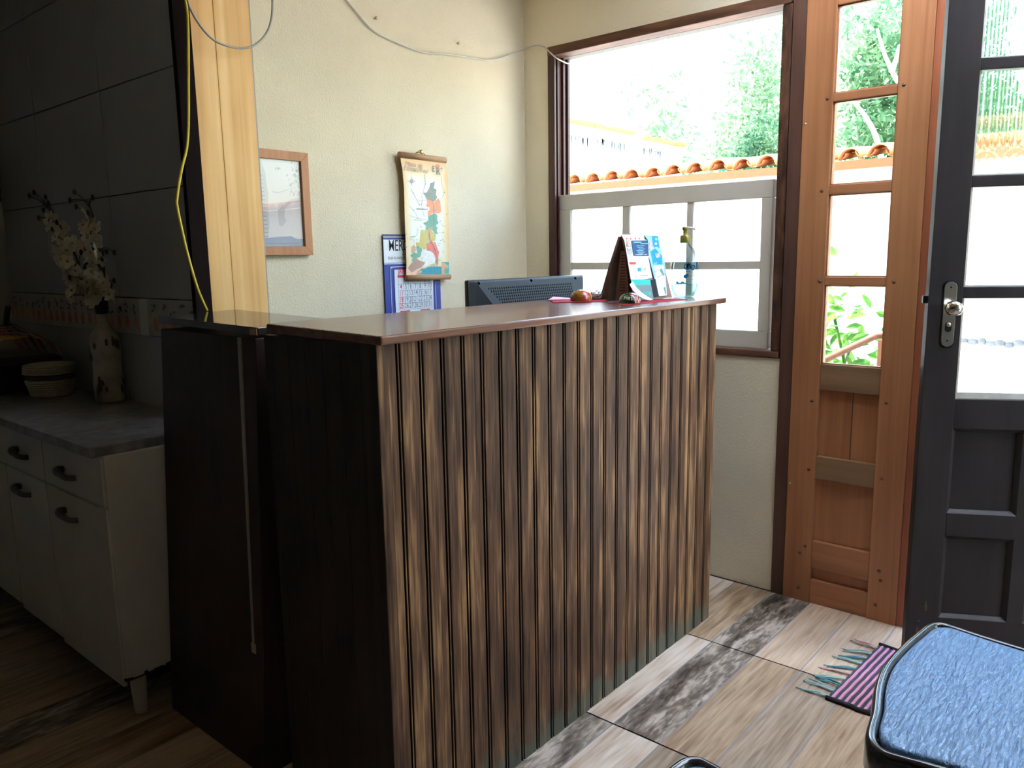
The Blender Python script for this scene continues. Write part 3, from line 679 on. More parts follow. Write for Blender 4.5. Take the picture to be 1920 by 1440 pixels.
def front(name, y0, y1, z0, z1, hy, hz, ragged=False):
    m_ = MB(); m_.box((X0, y0, z0), (X0+.012, y1, z1), 'cabinet_paint', .004)
    o = m_.build(name, kc); handle(o, hy, hz); return o
front('drawer', 2.212, 2.64, .652, .793, 2.44, .714); front('drawer', 2.643, 3.10, .652, .793, 2.815, .718); front('drawer', 3.104, 3.6, .652, .793, 3.3, .716)
front('door', 2.206, 2.64, .118, .646, 2.46, .583); front('door', 2.643, 2.998, .130, .646, 2.832, .590); front('door', 3.004, 3.6, .142, .646, 3.3, .588)
for x, y in ((.905, 2.245), (1.19, 2.245), (.905, 3.55), (1.19, 3.55)):
    mb = MB(); mb.lathe([(.016, 0), (.018, .01), (.024, .137)], (x, y, 0), 'cabinet_paint', 16); mb.build('leg', kc)
mb = MB(); mb.box((.822, 2.206, .798), (1.2345, 3.66, .826), 'worktop_stone', .004)
tag(mb.build('worktop'), 'speckled grey stone worktop on the white kitchen cabinet', 'worktop')
vz = .826; vc = Vector((1.180, 2.925, vz))
vs_ = thing('flower_vase', 'slim pale printed vase with dark neck on the grey worktop', 'vase', vc)
mb = MB(); mb.lathe([(.044, 0), (.049, .008), (.051, .06), (.047, .11), (.046, .14), (.051, .19), (.047, .235), (.030, .262), (.019, .280), (.018, .315)], vc, 'vase_ceramic', 28)
for k in range(16):
    t = R_.uniform(2.4, 5.6); z = R_.choice([R_.uniform(.03, .09), R_.uniform(.15, .24)]); c = vc+Vector((.0505*math.cos(t), .0505*math.sin(t), z))
    mb.ell(c, (.004, .006+R_.random()*.008, .010+R_.random()*.012), 'vase_print', 6, 4)
mb.build('body', vs_)
mb = MB(); mb.lathe([(.0185, .315), (.022, .320), (.024, .378), (.021, .386)], vc, 'vase_neck', 20); mb.build('neck', vs_)
def bouquet(name, label, path, nfl, seed, bud):
    rr = random.Random(seed); base = Vector(path[0])
    t = thing(name, label, 'flowers', base)
    P = smooth_path(path, 8)
    m_ = MB(); m_.tube(P, .0028, 'stem_dark', 6)
    for k in range(26):
        q = rr.choice(P[6:]); e = q+Vector((rr.uniform(-.05, .02), rr.uniform(-.06, .06), rr.uniform(-.02, .06))); m_.tube([q, (q+e)/2+Vector((0, 0, .008)), e], .0014, 'stem_dark', 5); m_.ell(e, (.006, .006, .010), 'stem_dark', 6, 4)
    m_.build('stem', t)
    for k in range(nfl):
        f = .12+.76*(k+rr.random()*.6)/nfl; q = P[min(len(P)-1, int(f*len(P)))]
        c = q+Vector((rr.uniform(-.05, .005), rr.uniform(-.085, .085)*(1.15-f), rr.uniform(-.03, .03)))
        nrm = Vector((-1, rr.uniform(-1, .6), rr.uniform(-.5, .7))).normalized(); a = nrm.orthogonal().normalized(); b = nrm.cross(a)
        m_ = MB(); R = rr.uniform(.020, .032); ph = rr.random()*6
        for j in range(5):
            an = ph+j*1.2566; d = a*math.cos(an)+b*math.sin(an); s = nrm.cross(d)
            pts = [c, c+d*R*.5+s*R*.42+nrm*R*.12, c+d*R*.95+s*R*.32+nrm*R*.25, c+d*R*1.05+nrm*R*.2, c+d*R*.95-s*R*.32+nrm*R*.25, c+d*R*.5-s*R*.42+nrm*R*.12]
            m_.add(pts+[p-nrm*.0012 for p in pts], [(0, 1, 2, 3, 4, 5), (11, 10, 9, 8, 7, 6)]+[(i, (i+1) % 6, 6+(i+1) % 6, 6+i) for i in range(6)], 'petal')
        m_.ell(c+nrm*.004, (R*.2, R*.2, R*.2), 'petal_core', 6, 4)
        m_.build('blossom', t)
tp = vc+Vector((0, 0, .37))
def fl_(x, y, X): return at(x, y, 0, X)
bouquet('flower_spray', 'white artificial flower spray leaning towards the kitchen corner', [tp, fl_(163, 540, 1.14), fl_(138, 470, 1.11), fl_(92, 392, 1.10)], 30, 3, 0)
bouquet('flower_spray', 'upright white artificial flower spray with bare budded tip above the vase neck', [tp+Vector((.004, -.004, 0)), fl_(196, 530, 1.15), fl_(190, 455, 1.13), fl_(166, 380, 1.13)], 30, 5, 0)
bc = Vector((1.105, 3.265, vz))
bk = thing('woven_basket', 'small round cream and dark woven basket with lid on the worktop', 'basket', bc)
mb = MB()
def rings(m_, z0, n, r0, r1, matf):
    for k in range(n):
        f = k/(n-1); r = r0+(r1-r0)*f; m_.lathe([(r-.004, 0), (r+.0035, .0015), (r+.0045, .0045), (r+.0035, .0075), (r-.004, .009)], bc+Vector((0, 0, z0+k*.0088)), matf(k), 40)
rings(mb, 0, 7, .068, .082, lambda k: 'wicker_cream'); mb.lathe([(.064, .002), (.074, .055)], bc, 'wicker_dark', 24); mb.build('body', bk)
mb = MB(); rings(mb, .066, 2, .082, .081, lambda k: 'wicker_dark'); rings(mb, .084, 4, .087, .083, lambda k: 'wicker_cream'); mb.lathe([(.082, .070), (.080, .116), (.04, .122), (.01, .123)], bc, 'wicker_cream', 30); mb.build('lid', bk)
cc = Vector((1.08, 3.58, vz))
cl = thing('covered_pot', 'black pot under a patchwork striped cloth cover beside the woven basket', 'pot', cc)
mb = MB(); mb.box((.95, 3.385, vz), (1.21, 3.80, vz+.14), 'black_plastic', .03); mb.build('body', cl)
mb = MB(); n = 11; cs = ['cloth_gold', 'cloth_red', 'cloth_lilac', 'cloth_gold', 'cloth_navy', 'cloth_orange', 'cloth_navy', 'cloth_cream', 'cloth_red', 'cloth_cream', 'cloth_orange']
for k in range(n):
    y0, y1 = 3.355+.044*k, 3.355+.044*(k+1)
    def prof(y):
        f = (y-3.355)/(.044*n); h = .09*math.sin(math.pi*min(1, max(.0, f*.85+.12)))**.6
        return [(.915+.008*math.sin(40*y), y, vz+.115), (.93, y, vz+.15+h*.5), (.99, y, vz+.165+h), (1.09, y, vz+.17+h), (1.17, y, vz+.15+h*.6), (1.205, y, vz+.11)]
    A, B = prof(y0), prof(y1-.0005)
    mb.add(A+B+[(.93, y0, vz+.115), (.93, y1, vz+.115)], [(i, i+1, 7+i-1, 6+i) for i in range(5)]+[(0, 6, 13, 12)], cs[k])
mb.build('cloth_cover', cl, label='patchwork cloth in orange, red, navy and cream')
mb = MB(); mb.tube([(1.06, 3.54, vz+.24), (1.06, 3.52, vz+.29), (1.06, 3.49, vz+.33)], .011, 'black_plastic', 8); mb.build('handle', cl)
mb = MB(); ry = YK
for z in (1.60, 1.66, 1.71): mb.tube(smooth_path([(1.10, ry-.004, z), (1.10, ry-.09, z), (1.13, ry-.10, z), (1.19, ry-.10, z), (1.21, ry-.08, z), (1.21, ry-.004, z)], 4), .004, 'black_wire', 6)
for x in (1.11, 1.14, 1.17, 1.20): mb.tube(smooth_path([(x, ry-.004, 1.74), (x, ry-.098, 1.72), (x, ry-.105, 1.60), (x, ry-.07, 1.585)], 4), .0035, 'black_wire', 6)
mb.box((1.10, ry-.06, 1.73), (1.20, ry-.004, 1.755), 'black_wire', .004)
tag(mb.build('wire_rack'), 'small black wire rack on the kitchen wall above the worktop', 'rack')
# ------------------------------------------------------------------ THINGS ON THE BACK WALL
UX, UZ, NW = Vector((1, 0, 0)), Vector((0, 0, 1)), Vector((0, -1, 0))
yp = YB-.022
A, B, C_, D_ = 1.27, 1.672, 1.336, 1.682      # left, right, bottom, top at the frame's front face
pf = thing('picture_frame', 'wood-framed white certificate under glass, partly hidden by the pine board', 'picture', ((A+B)/2, YB, C_))
fw = .030
mb = MB()
for q in ([(A, C_), (B, C_), (B-fw, C_+fw), (A+fw, C_+fw)], [(A, D_), (B, D_), (B-fw, D_-fw), (A+fw, D_-fw)], [(B, C_), (B, D_), (B-fw, D_-fw), (B-fw, C_+fw)], [(A, C_), (A, D_), (A+fw, D_-fw), (A+fw, C_+fw)]):
    mb.prism([(x, yp, z) for x, z in q], (0, .020, 0), 'frame_wood')
mb.build('frame', pf, bev=.0012)
mb = MB(); yb = YB-.010
mb.box((A+fw, yb, C_+fw), (B-fw, yb+.006, D_-fw), 'paper_white')
def pp(poly, mat, dy=.0004): mb.prism([(at(x, y, 1, yb-dy).x, yb-dy, at(x, y, 1, yb-dy).z) for x, y in poly], (0, dy*.6, 0), mat)
K = 120/785
pp([(480+K*x, 270+K*y) for x, y in [(30, 1315), (632, 1300), (625, 1200), (600, 1165), (500, 1165), (430, 1130), (270, 1140), (150, 1150), (30, 1155)]], 'paper_blue')
pp([(480+K*x, 270+K*y) for x, y in [(20, 180), (55, 180), (80, 260), (115, 350), (130, 500), (152, 620), (150, 800), (165, 1000), (150, 1150), (30, 1150)]], 'paper_grey')
for k in range(16): pp([(480+K*x, 270+K*y) for x, y in [(45+k*4, 380+k*50), (80+k*5, 382+k*50), (80+k*5, 389+k*50), (45+k*4, 387+k*50)]], 'ink_soft', .0007)
pp([(480+K*x, 270+K*y) for x, y in [(120, 1216), (540, 1212), (540, 1222), (120, 1226)]], 'ink_soft', .0007)
pp([(480+K*x, 270+K*y) for x, y in [(205, 575), (270, 592), (330, 575), (440, 535), (440, 543), (330, 585), (270, 606), (205, 590)]], 'paper_grey', .0007)
pp([(480+K*x, 270+K*y) for x, y in [(290, 1000), (270, 820), (330, 740), (430, 680), (560, 670), (560, 700), (420, 730), (350, 800), (350, 900), (380, 940), (320, 1010)]], 'paper_grey', .0006)
rr = random.Random(4)
for k in range(70):
    x = 560-abs(rr.gauss(0, 70)); y = 200+rr.random()*480; s_ = rr.uniform(5, 17)
    if x < 300: continue
    pp([(480+K*(x+s_*math.cos(t)*rr.uniform(.6, 1.1)), 270+K*(y+s_*1.5*math.sin(t)*rr.uniform(.6, 1.1))) for t in (0, 1.25, 2.5, 3.8, 5)], 'reflection_pale', .0006)  # pale blobs put a tree-like reflection into the framed print
for k in range(4): pp([(480+K*x, 270+K*y) for x, y in [(235+k*18, 300), (241+k*18, 280), (246+k*18, 300), (240+k*18, 320)]], 'ink_brown', .0007)
mb.build('print', pf)
mb = MB(); mb.box((A+fw, yb-.005, C_+fw), (B-fw, yb-.003, D_-fw), 'picture_glass'); mb.build('glass', pf)
# hanging map
ym = YB-.030
def mpt(px_, py_, dy=0.): q = at(px_, py_, 1, ym-dy); return Vector((q.x, ym-dy, q.z))
k1 = 105/1163
def ma(x, y): return (745+k1*x, 280+k1*y)      # upper half crop
def mbq(x, y): return (745+k1*x, 400+k1*y)     # lower half crop
mp_ = thing('wall_map', 'long parchment wall map of coloured regions hung on two wooden rods', 'map', (2.235, YB, 1.24))
mb = MB()
cL = [ma(60, 165), ma(105, 420), ma(140, 800), mbq(155, 100), mbq(170, 500), mbq(190, 1000), mbq(190, 1285)]
cR = [ma(1000, 285), ma(1040, 520), ma(1045, 800), mbq(1060, 100), mbq(1065, 500), mbq(1072, 1000), mbq(1075, 1270)]
L3 = [mpt(*p) for p in cL]; R3 = [mpt(*p) for p in cR]
n = len(L3)
mb.add(L3+R3+[v+Vector((0, .0008, 0)) for v in L3+R3], [(i, i+1, n+i+1, n+i) for i in range(n-1)]+[(2*n+i, 3*n+i, 3*n+i+1, 2*n+i+1) for i in range(n-1)]+[(i, 2*n+i, 2*n+i+1, i+1) for i in range(n-1)]+[(n+i, n+i+1, 3*n+i+1, 3*n+i) for i in range(n-1)], 'map_paper')
sheet = mb.build('map_sheet', mp_)
mb = MB(); lay = [0.0004]
def reg(poly, mat, f):
    lay[0] += .00003
    mb.prism([mpt(*f(x, y), dy=lay[0]) for x, y in poly], (0, .00002, 0), mat)
reg([(185, 1280), (190, 1130), (430, 1180), (640, 1110), (920, 1100), (920, 1010), (1072, 1010), (1072, 1262)], 'map_peach', mbq)
reg([(390, 1270), (440, 1200), (500, 1150), (560, 1150), (640, 1110), (920, 1105), (920, 1265)], 'map_teal', mbq)
reg([(925, 1010), (1072, 1010), (1072, 1258), (970, 1255)], 'map_aqua', mbq)
reg([(922, 1020), (980, 1030), (1060, 1090), (1055, 1130), (990, 1200), (960, 1255), (922, 1258)], 'map_tan', mbq)
reg([(985, 1150), (1020, 1140), (1030, 1165), (1000, 1200), (975, 1195)], 'map_grey', mbq)
reg([(430, 1260), (395, 1240), (440, 1185), (520, 1190), (500, 1235)], 'map_tan', mbq)
reg([(775, 655), (770, 740), (750, 800), (805, 830), (800, 950), (830, 985), (790, 1060), (745, 1095), (700, 1060), (610, 1040), (575, 960), (535, 905), (610, 895), (665, 800), (690, 700), (735, 690)], 'map_grey', ma)
reg([(610, 1040), (700, 1060), (745, 1095), (755, 1200), (765, 1330), (720, 1330), (680, 1380), (640, 1385), (635, 1290), (680, 1250), (660, 1190), (620, 1200), (595, 1150), (620, 1120)], 'map_coral', ma)
reg([(855, 1010), (890, 1080), (905, 1200), (910, 1300), (860, 1335), (780, 1320), (770, 1220), (750, 1110), (800, 1060)], 'map_coral', ma)
reg([(640, 60), (700, 30), (770, 0), (830, 30), (830, 150), (860, 190), (800, 260), (840, 300), (815, 350), (840, 430), (780, 420), (720, 340), (640, 350), (590, 350), (600, 250), (540, 205), (610, 180), (650, 130)], 'map_green', mbq)
reg([(640, 340), (700, 260), (740, 300), (700, 350), (740, 390), (800, 440), (795, 560), (740, 590), (680, 540), (640, 620), (610, 720), (560, 750), (480, 700), (390, 670), (385, 600), (460, 610), (480, 490), (490, 340), (560, 350)], 'map_gold', mbq)
reg([(640, 340), (700, 260), (720, 330), (680, 390), (690, 530), (650, 540), (620, 420)], 'map_tan', mbq)
reg([(700, 540), (740, 600), (790, 600), (850, 780), (870, 790), (850, 920), (850, 1000), (830, 1080), (790, 1020), (800, 940), (750, 830), (690, 780), (610, 770), (610, 640), (680, 600)], 'map_red', mbq)
reg([(800, 940), (850, 940), (845, 1050), (830, 1100), (790, 1010)], 'map_brown', mbq)
reg([(345, 650), (385, 700), (385, 790), (340, 800), (290, 830), (290, 700)], 'map_tan', mbq)
reg([(390, 690), (430, 680), (520, 740), (500, 800), (480, 900), (400, 930), (340, 990), (290, 1000), (320, 930), (265, 880), (345, 800), (420, 840)], 'map_green', mbq)
reg([(400, 930), (440, 970), (500, 1000), (580, 1020), (540, 1080), (480, 1130), (400, 1160), (300, 1230), (215, 1140), (280, 1050), (340, 980)], 'map_brown', mbq)
reg([(510, 790), (570, 760), (680, 790), (780, 880), (790, 1000), (760, 1040), (690, 1060), (590, 1110), (520, 1110), (580, 1020), (445, 950), (500, 900)], 'map_white', mbq)
reg([(690, 1065), (760, 1045), (825, 1080), (830, 1105), (660, 1110)], 'map_khaki', mbq)
reg([(800+45*math.cos(t*.524)+35, 355+45*math.sin(t*.524)) for t in range(12)], 'map_red', ma)
# compass star, route lines, towns
def star(f, cx_, cy_, r):
    for k in range(8):
        a = k*math.pi/4; R = r if k % 2 == 0 else r*.6
        reg([(cx_+R*math.cos(a), cy_+R*math.sin(a)), (cx_+r*.16*math.cos(a+.5), cy_+r*.16*math.sin(a+.5)), (cx_+r*.16*math.cos(a-.5), cy_+r*.16*math.sin(a-.5))], 'ink_soft', f)
star(ma, 300, 660, 105)
def line(pts, f, w=4, mat='ink_soft'):
    for (xa, ya), (xb, yb_) in zip(pts[:-1], pts[1:]):
        d = math.hypot(xb-xa, yb_-ya); ox, oy = -(yb_-ya)/d*w/2, (xb-xa)/d*w/2
        reg([(xa+ox, ya+oy), (xb+ox, yb_+oy), (xb-ox, yb_-oy), (xa-ox, ya-oy)], mat, f)
line([(570, 520), (585, 720), (545, 860), (505, 960), (515, 1060), (505, 1180), (560, 1400)], ma); line([(280, 820), (330, 905), (400, 1040), (460, 1150)], ma); line([(240, 1170), (340, 1270), (420, 1400)], ma)
line([(920, 560), (930, 760), (975, 860), (960, 960), (900, 1040)], ma); line([(420, 1050), (510, 1075), (600, 1050)], ma); line([(250, 45), (410, 98), (560, 130), (640, 150)], mbq)
line([(740, 1100), (770, 1320)], ma, 6); line([(755, 0), (750, 130), (760, 240)], mbq, 6); line([(660, 390), (680, 560), (770, 700), (800, 800), (830, 920)], mbq, 6)
line([(340, 478), (270, 490), (260, 540), (350, 550), (345, 640)], mbq); line([(430, 300), (420, 420), (380, 470), (290, 480)], mbq); line([(830, 410), (950, 400)], mbq); line([(900, 200), (960, 280), (1020, 250)], mbq)
for f, pts in ((ma, [(585, 720), (330, 905), (460, 1150), (505, 1135), (335, 1262), (980, 895)]), (mbq, [(412, 98), (492, 280), (410, 550), (1030, 20), (890, 160), (960, 395), (905, 565), (945, 550), (980, 590), (950, 800), (188, 430), (195, 700), (515, 930)])):
    for x, y in pts: reg([(x-8, y-10), (x+8, y-10), (x+8, y+10), (x-8, y+10)], 'ink_soft', f)
for f, a in ((ma, [(400, 1230, 630, 1244), (780, 845, 830, 853)]), (mbq, [(340, 135, 520, 142), (300, 475, 370, 482), (290, 505, 330, 512), (840, 625, 905, 632), (840, 655, 875, 662), (850, 965, 910, 972), (560, 175, 600, 182), (540, 205, 600, 212), (650, 100, 690, 107)])):
    for x0, y0, x1, y1 in a: reg([(x0, y0), (x1, y0+8), (x1, y1+6), (x0, y1)], 'ink_soft', f)
def mtext(t_, x, y, size, f, mat, sx=.8, shear=0, bold=0):
    a = mpt(*f(x, y), dy=lay[0]+.0002); b = mpt(*f(x+100, y+14), dy=lay[0]+.0002); u = (b-a).normalized(); u.y = 0
    mb.text(t_, a, u, UZ, NW, size, mat, sx, shear, bold, 0.)
mtext('Mapa da', 150, 332, .025, ma, 'ink_brown', 1.12, .4); mtext('Estrada Real', 122, 425, .025, ma, 'ink_brown', 1.04, .4)
mtext('E', 730, 455, .033, ma, 'ink_soft', .9, 0, .003); mtext('R', 815, 520, .040, ma, 'ink_soft', .9, 0, .003); mtext('+', 890, 445, .026, ma, 'ink_soft', 1, 0, .003)
mb.build('map_print', sheet)
def rod(name, a, b, rad, oy):
    pa, pb = mpt(*a), mpt(*b); m_ = MB(); off = Vector((0, oy, 0))
    m_.tube([pa+off, pa+off+(pb-pa)*.5+Vector((0, 0, .0008)), pb+off], rad, 'map_rod', 12); m_.build(name, mp_)
rod('top_rod', ma(48, 112), ma(1005, 232), .0125, .004); rod('bottom_rod', mbq(200, 1345), mbq(1100, 1318), .0115, .004)
hk = mpt(*ma(470, 70))
mb = MB(); mb.tube(smooth_path([hk+Vector((-.035, .002, -.013)), hk+Vector((-.01, -.002, .004)), hk+Vector((.004, 0, .008)), hk+Vector((.02, 0, -.002)), hk+Vector((.06, .002, -.022))], 5), .0013, 'stem_dark', 6); mb.build('hanging_cord', mp_)
mb = MB(); mb.lathe([(.002, -.032), (.002, -.006), (.008, -.005), (.009, 0), (.005, .003)], hk+Vector((.012, .002, .004)), 'brass', 14, axis=(0, -1, 0)); 
for v in mb.v: pass
tag(mb.build('map_hook'), 'small brass hook pinned in the wall above the map', 'hook')
# wall calendar
yc = YB-.009
def cp(x, y, dy=0.): q = at(x, y, 1, yc-dy); return Vector((q.x, yc-dy, q.z))
k2 = 200/1516
def cf(x, y): return (700+k2*x, 420+k2*y)
wc = thing('wall_calendar', 'blue and white wall calendar half covered by the hanging map', 'calendar', (2.16, YB, 1.05))
O = cp(*cf(135, 145)); OX = O.x; OZ = O.z
W_ = cp(*cf(965, 1250)).x-OX; ZB = 1.045
mb = MB()
def cbox(x0, x1, z0, z1, mat, d): mb.box((x0, yc-d, z0), (x1, yc-d+.0004, z1), mat)
mb.box((OX, yc, ZB), (OX+W_, yc+.0015, OZ), 'cal_blue')
zt = lambda y, x=300: cp(*cf(x, y)).z
cbox(OX, OX+W_, zt(210), OZ, 'cal_navy', .0005)
for a, b in ((172, 178), (190, 195)): cbox(OX, OX+W_, zt(b), zt(a), 'cal_white', .0009)
cbox(OX, OX+W_, zt(552), zt(222), 'cal_white', .0009)
cbox(OX, OX+W_, zt(570), zt(560), 'cal_white', .0009)
mb.text('MERCE', cp(*cf(218, 380), dy=.0012), UX, UZ, NW, .060, 'ink', .66, 0, .006, 0.)
mb.text('32', cp(*cf(410, 445), dy=.0012), UX, UZ, NW, .036, 'ink', .65, 0, .006, 0.)
mb.text('RUA ALVARENGA PE', cp(*cf(212, 505), dy=.0012), UX, UZ, NW, .016, 'ink', .78, 0, .003, 0.)
xl, xr = OX+.030, OX+W_-.030
ztop = zt(612)
mb.tube(smooth_path([(xl, yc-.0008, ZB), (xl, yc-.0008, ztop-.02), (xl+.006, yc-.0008, ztop-.005), (xl+.02, yc-.0008, ztop), (xr-.02, yc-.0008, ztop), (xr-.006, yc-.0008, ztop-.005), (xr, yc-.0008, ztop-.02), (xr, yc-.0008, ZB)], 5), .0018, 'cal_white', 6)
mb.build('backing_card', wc)
mb = MB(); pl, pr = OX+.048, OX+W_-.045
yd = yc-.003
zT = zt(650); zBm = zt(1292)
mb.box((pl, yd, zBm-.002), (pr, yd+.003, zT), 'cal_pad')
def pbox(x0, x1, z0, z1, mat): mb.box((x0, yd-.0005, z0), (x1, yd, z1), mat)
mb.text('JANEIRO', (pl+.018, yd-.0006, zt(712)), UX, UZ, NW, .032, 'cal_red', .66, 0, .01, 0.)
pbox(pl+.016, pl+.062, zt(765), zt(730), 'cal_red')
gz = [zt(770), zt(848), zt(930), zt(1020), zt(1118), zt(1228)]
gz = [gz[0]-(gz[0]-gz[-1])*k/5 for k in range(6)]
cw = (pr-pl-.026)/7; gx = [pl+.018+cw*k for k in range(8)]
for z in gz: pbox(gx[0], gx[-1], z-.0006, z+.0006, 'cal_grid')
for x in gx: pbox(x-.0005, x+.0005, gz[-1], gz[0], 'cal_grid')
for r in range(5):
    for c in range(7):
        dnum = r*7+c-3
        if 1 <= dnum <= 31: mb.text(str(dnum), (gx[c]+cw/2, yd-.0006, gz[r+1]+.0055), UX, UZ, NW, .031, 'cal_red' if c == 0 else 'ink_soft', .66, 0, .008, 0., 'CENTER')
for a, b in ((.022, .075), (pr-pl-.075, pr-pl-.022)): pbox(pl+a, pl+b, gz[-1]-.012, gz[-1]-.004, 'cal_red')
mb.build('date_pad', wc)
for i, (x, y) in enumerate(((705, 34), (860, 81))):
    p_ = at(x, y, 1, YB-.008); mb = MB(); mb.lathe([(.0025, -.02), (.0025, 0), (.006, .001), (.0065, .004), (.003, .006)], (p_.x, YB-.008, p_.z), 'nail_cream', 12, axis=(0, -1, 0))
    tag(mb.build('wall_nail'), ('cream-painted nail in the back wall above the middle of the drooping cable', 'cream-painted nail in the back wall nearest the window corner')[i], 'nail', 'nails left in the back wall')
# cables
yv = YB-.008
path = [(at(x, y, 1, yv).x, yv, at(x, y, 1, yv).z) for x, y in ((560, -190), (630, -30), (650, 0), (670, 24), (700, 57), (740, 78), (790, 97), (830, 101), (870, 106), (915, 113), (945, 107), (972, 95))]
xv = XW-.010
path += [(xv, p.y, p.z) for p in (at(x, y, 0, xv) for x, y in ((988, 89), (1005, 85), (1020, 88), (1030, 97)))]
path += [tuple(at(x, y, 0, X)) for x, y, X in ((1042, 108, 2.864), (1055, 115, 2.90), (1066, 119, 2.955))]+[tuple(at(1071, 113, 0, 3.02))]
mb = MB(); mb.tube(smooth_path(path, 5), .0030, 'cable_white', 8); tag(mb.build('white_cable'), 'thin white cable drooping across the back wall and out at the window corner', 'cable')
mb = MB(); mb.tube(smooth_path([(1.22, 2.27, ZC)]+[tuple(at(x, y, 1, 2.27)) for x, y in ((350, -40), (352, 0), (363, 28), (385, 60), (410, 80), (445, 90), (475, 86), (498, 65), (509, 35), (511, 0), (508, -40))]+[(1.53, 2.27, ZC)], 5), .0036, 'cable_grey', 8); tag(mb.build('grey_cable'), 'grey cable hanging in a loop in front of the pine board', 'cable')
mb = MB(); mb.tube(smooth_path([(1.235, 2.29, ZC)]+[tuple(at(x, y, 1, Y)) for x, y, Y in ((347, -40, 2.29), (348, 0, 2.29), (352, 40, 2.29), (353, 140, 2.29), (352, 260, 2.28), (340, 320, 2.26), (332, 370, 2.24), (333, 392, 2.24), (350, 470, 2.22), (370, 540, 2.20))]+[tuple(at(388, 582, 2, 1.1745))], 5), .0042, 'cable_yellow', 8); tag(mb.build('yellow_cable'), 'yellow cable hanging down the pine board onto the black cabinet top', 'cable')
# ------------------------------------------------------------------ MONITOR behind the counter
mo = thing('monitor', 'black computer monitor seen from behind over the counter', 'monitor', (2.21, 1.90, .76))
yB_, yF_ = 1.80, 1.88
def mpx(x, y, Y): q = at(x, y, 1, Y); return Vector((q.x, Y, q.z))
TL, TR = mpx(877, 527, yF_-.012), mpx(1093, 514, yF_-.012)
xl, xr, zt_ = TL.x, TR.x, (TL.z+TR.z)/2
mb = MB(); mb.box((xl, yF_-.014, zt_-.42), (xr, yF_+.006, zt_), 'monitor_dark', .006); mb.build('bezel', mo)
mb = MB()
fl = [Vector((xl+.004, yF_-.013, zt_-.003)), Vector((xr-.004, yF_-.013, zt_-.003)), Vector((xr-.004, yF_-.013, zt_-.40)), Vector((xl+.004, yF_-.013, zt_-.40))]
bl = [Vector((xl+.030, yF_-.022, zt_-.006)), Vector((xr-.012, yF_-.022, zt_-.006)), Vector((xr-.10, yB_-.01, zt_-.20)), Vector((xl+.16, yB_-.01, zt_-.20)), Vector((xr-.10, yB_-.01, zt_-.36)), Vector((xl+.16, yB_-.01, zt_-.36))]
V = fl+bl
mb.add(V, [(0, 1, 5, 4), (4, 5, 6, 7), (7, 6, 8, 9), (9, 8, 2, 3), (0, 4, 7, 9, 3), (1, 2, 8, 6, 5), (0, 3, 2, 1)], 'monitor_shell')
hs = mb.build('housing', mo, bev=.004)
e1 = (bl[1]-bl[0]).normalized(); e2 = (bl[3]-bl[0]); nH = e1.cross(e2).normalized()
if nH.y > 0: nH = -nH
dn = nH.cross(e1).normalized()
if dn.z > 0: dn = -dn
mb = MB()
for r in range(8):
    o = bl[0]+dn*(.026+.0105*r)+e1*(.055+.0105*r)
    ncol = 42-r
    for c in range(ncol):
        q = o+e1*(.0118*c)+nH*.0006
        if q.x > xr-.075-.006*r: break
        mb.add([q+dn*.0042-e1*.0034, q+dn*.0042+e1*.0034, q-dn*.0034, q+dn*.0042-e1*.0034-nH*.001, q+dn*.0042+e1*.0034-nH*.001, q-dn*.0034-nH*.001], [(0, 1, 2), (0, 3, 4, 1), (1, 4, 5, 2), (2, 5, 3, 0)], 'vent_black')
mb.build('vent', hs)
for x in (.012, .30, xr-xl-.10):
    mb = MB(); q = bl[0]+e1*x+dn*.006+nH*.0006; mb.add([q+e1*(.007*math.cos(t*.63))+dn*(.006*math.sin(t*.63)) for t in range(10)], [list(range(10))], 'vent_black'); mb.build('screw_hole', hs)
mb = MB(); mb.box((2.12, 1.83, .775), (2.34, 1.87, 1.0), 'monitor_dark', .004); mb.build('stand', mo); 
mb = MB(); mb.box((2.08, 1.76, .76), (2.38, 1.98, .775), 'monitor_dark', .004); mb.build('base', mo)
dk = thing('desk', 'plain dark wooden desk behind the reception counter carrying the monitor', 'desk', (2.2, 1.92, 0))
mb = MB(); mb.box((1.72, 1.66, .735), (2.72, 2.14, .76), 'dark_end', .002); mb.build('desktop', dk)
for x, y in ((1.75, 1.69), (2.66, 1.69), (1.75, 2.08), (2.66, 2.08)):
    mb = MB(); mb.box((x, y, 0), (x+.04, y+.04, .735), 'dark_end', .002); mb.build('leg', dk)
# ------------------------------------------------------------------ THINGS ON THE COUNTER
zc = topz(1.34)
# tent-shaped desk calendar carrying leaflets
aL, aR = at(1164, 441, 1, 1.405), at(1231, 441, 1, 1.405)
tz = aL.z; x0, x1 = aL.x, aR.x
tn = thing('desk_calendar', 'brown tent-fold desk calendar with white spiral standing near the counter end', 'calendar', ((x0+x1)/2, 1.40, topz(1.40)))
yf, yk = 1.340, 1.470
def panel(ya, yb2, th, mat, name):
    m_ = MB(); d = Vector((0, yb2-ya, tz-topz(yb2))); n = Vector((0, -(tz-topz(yb2)), (yb2-ya))).normalized()
    a = Vector((0, yb2, topz(yb2)+.0008)); b = Vector((0, ya, tz))
    q = [Vector((x0, a.y, a.z)), Vector((x1, a.y, a.z)), Vector((x1, b.y, b.z)), Vector((x0, b.y, b.z))]
    m_.prism(q, n*th, mat); return m_.build(name, tn)
panel(1.403, yf, -.003, 'tent_brown', 'front_panel'); 
mb = MB()
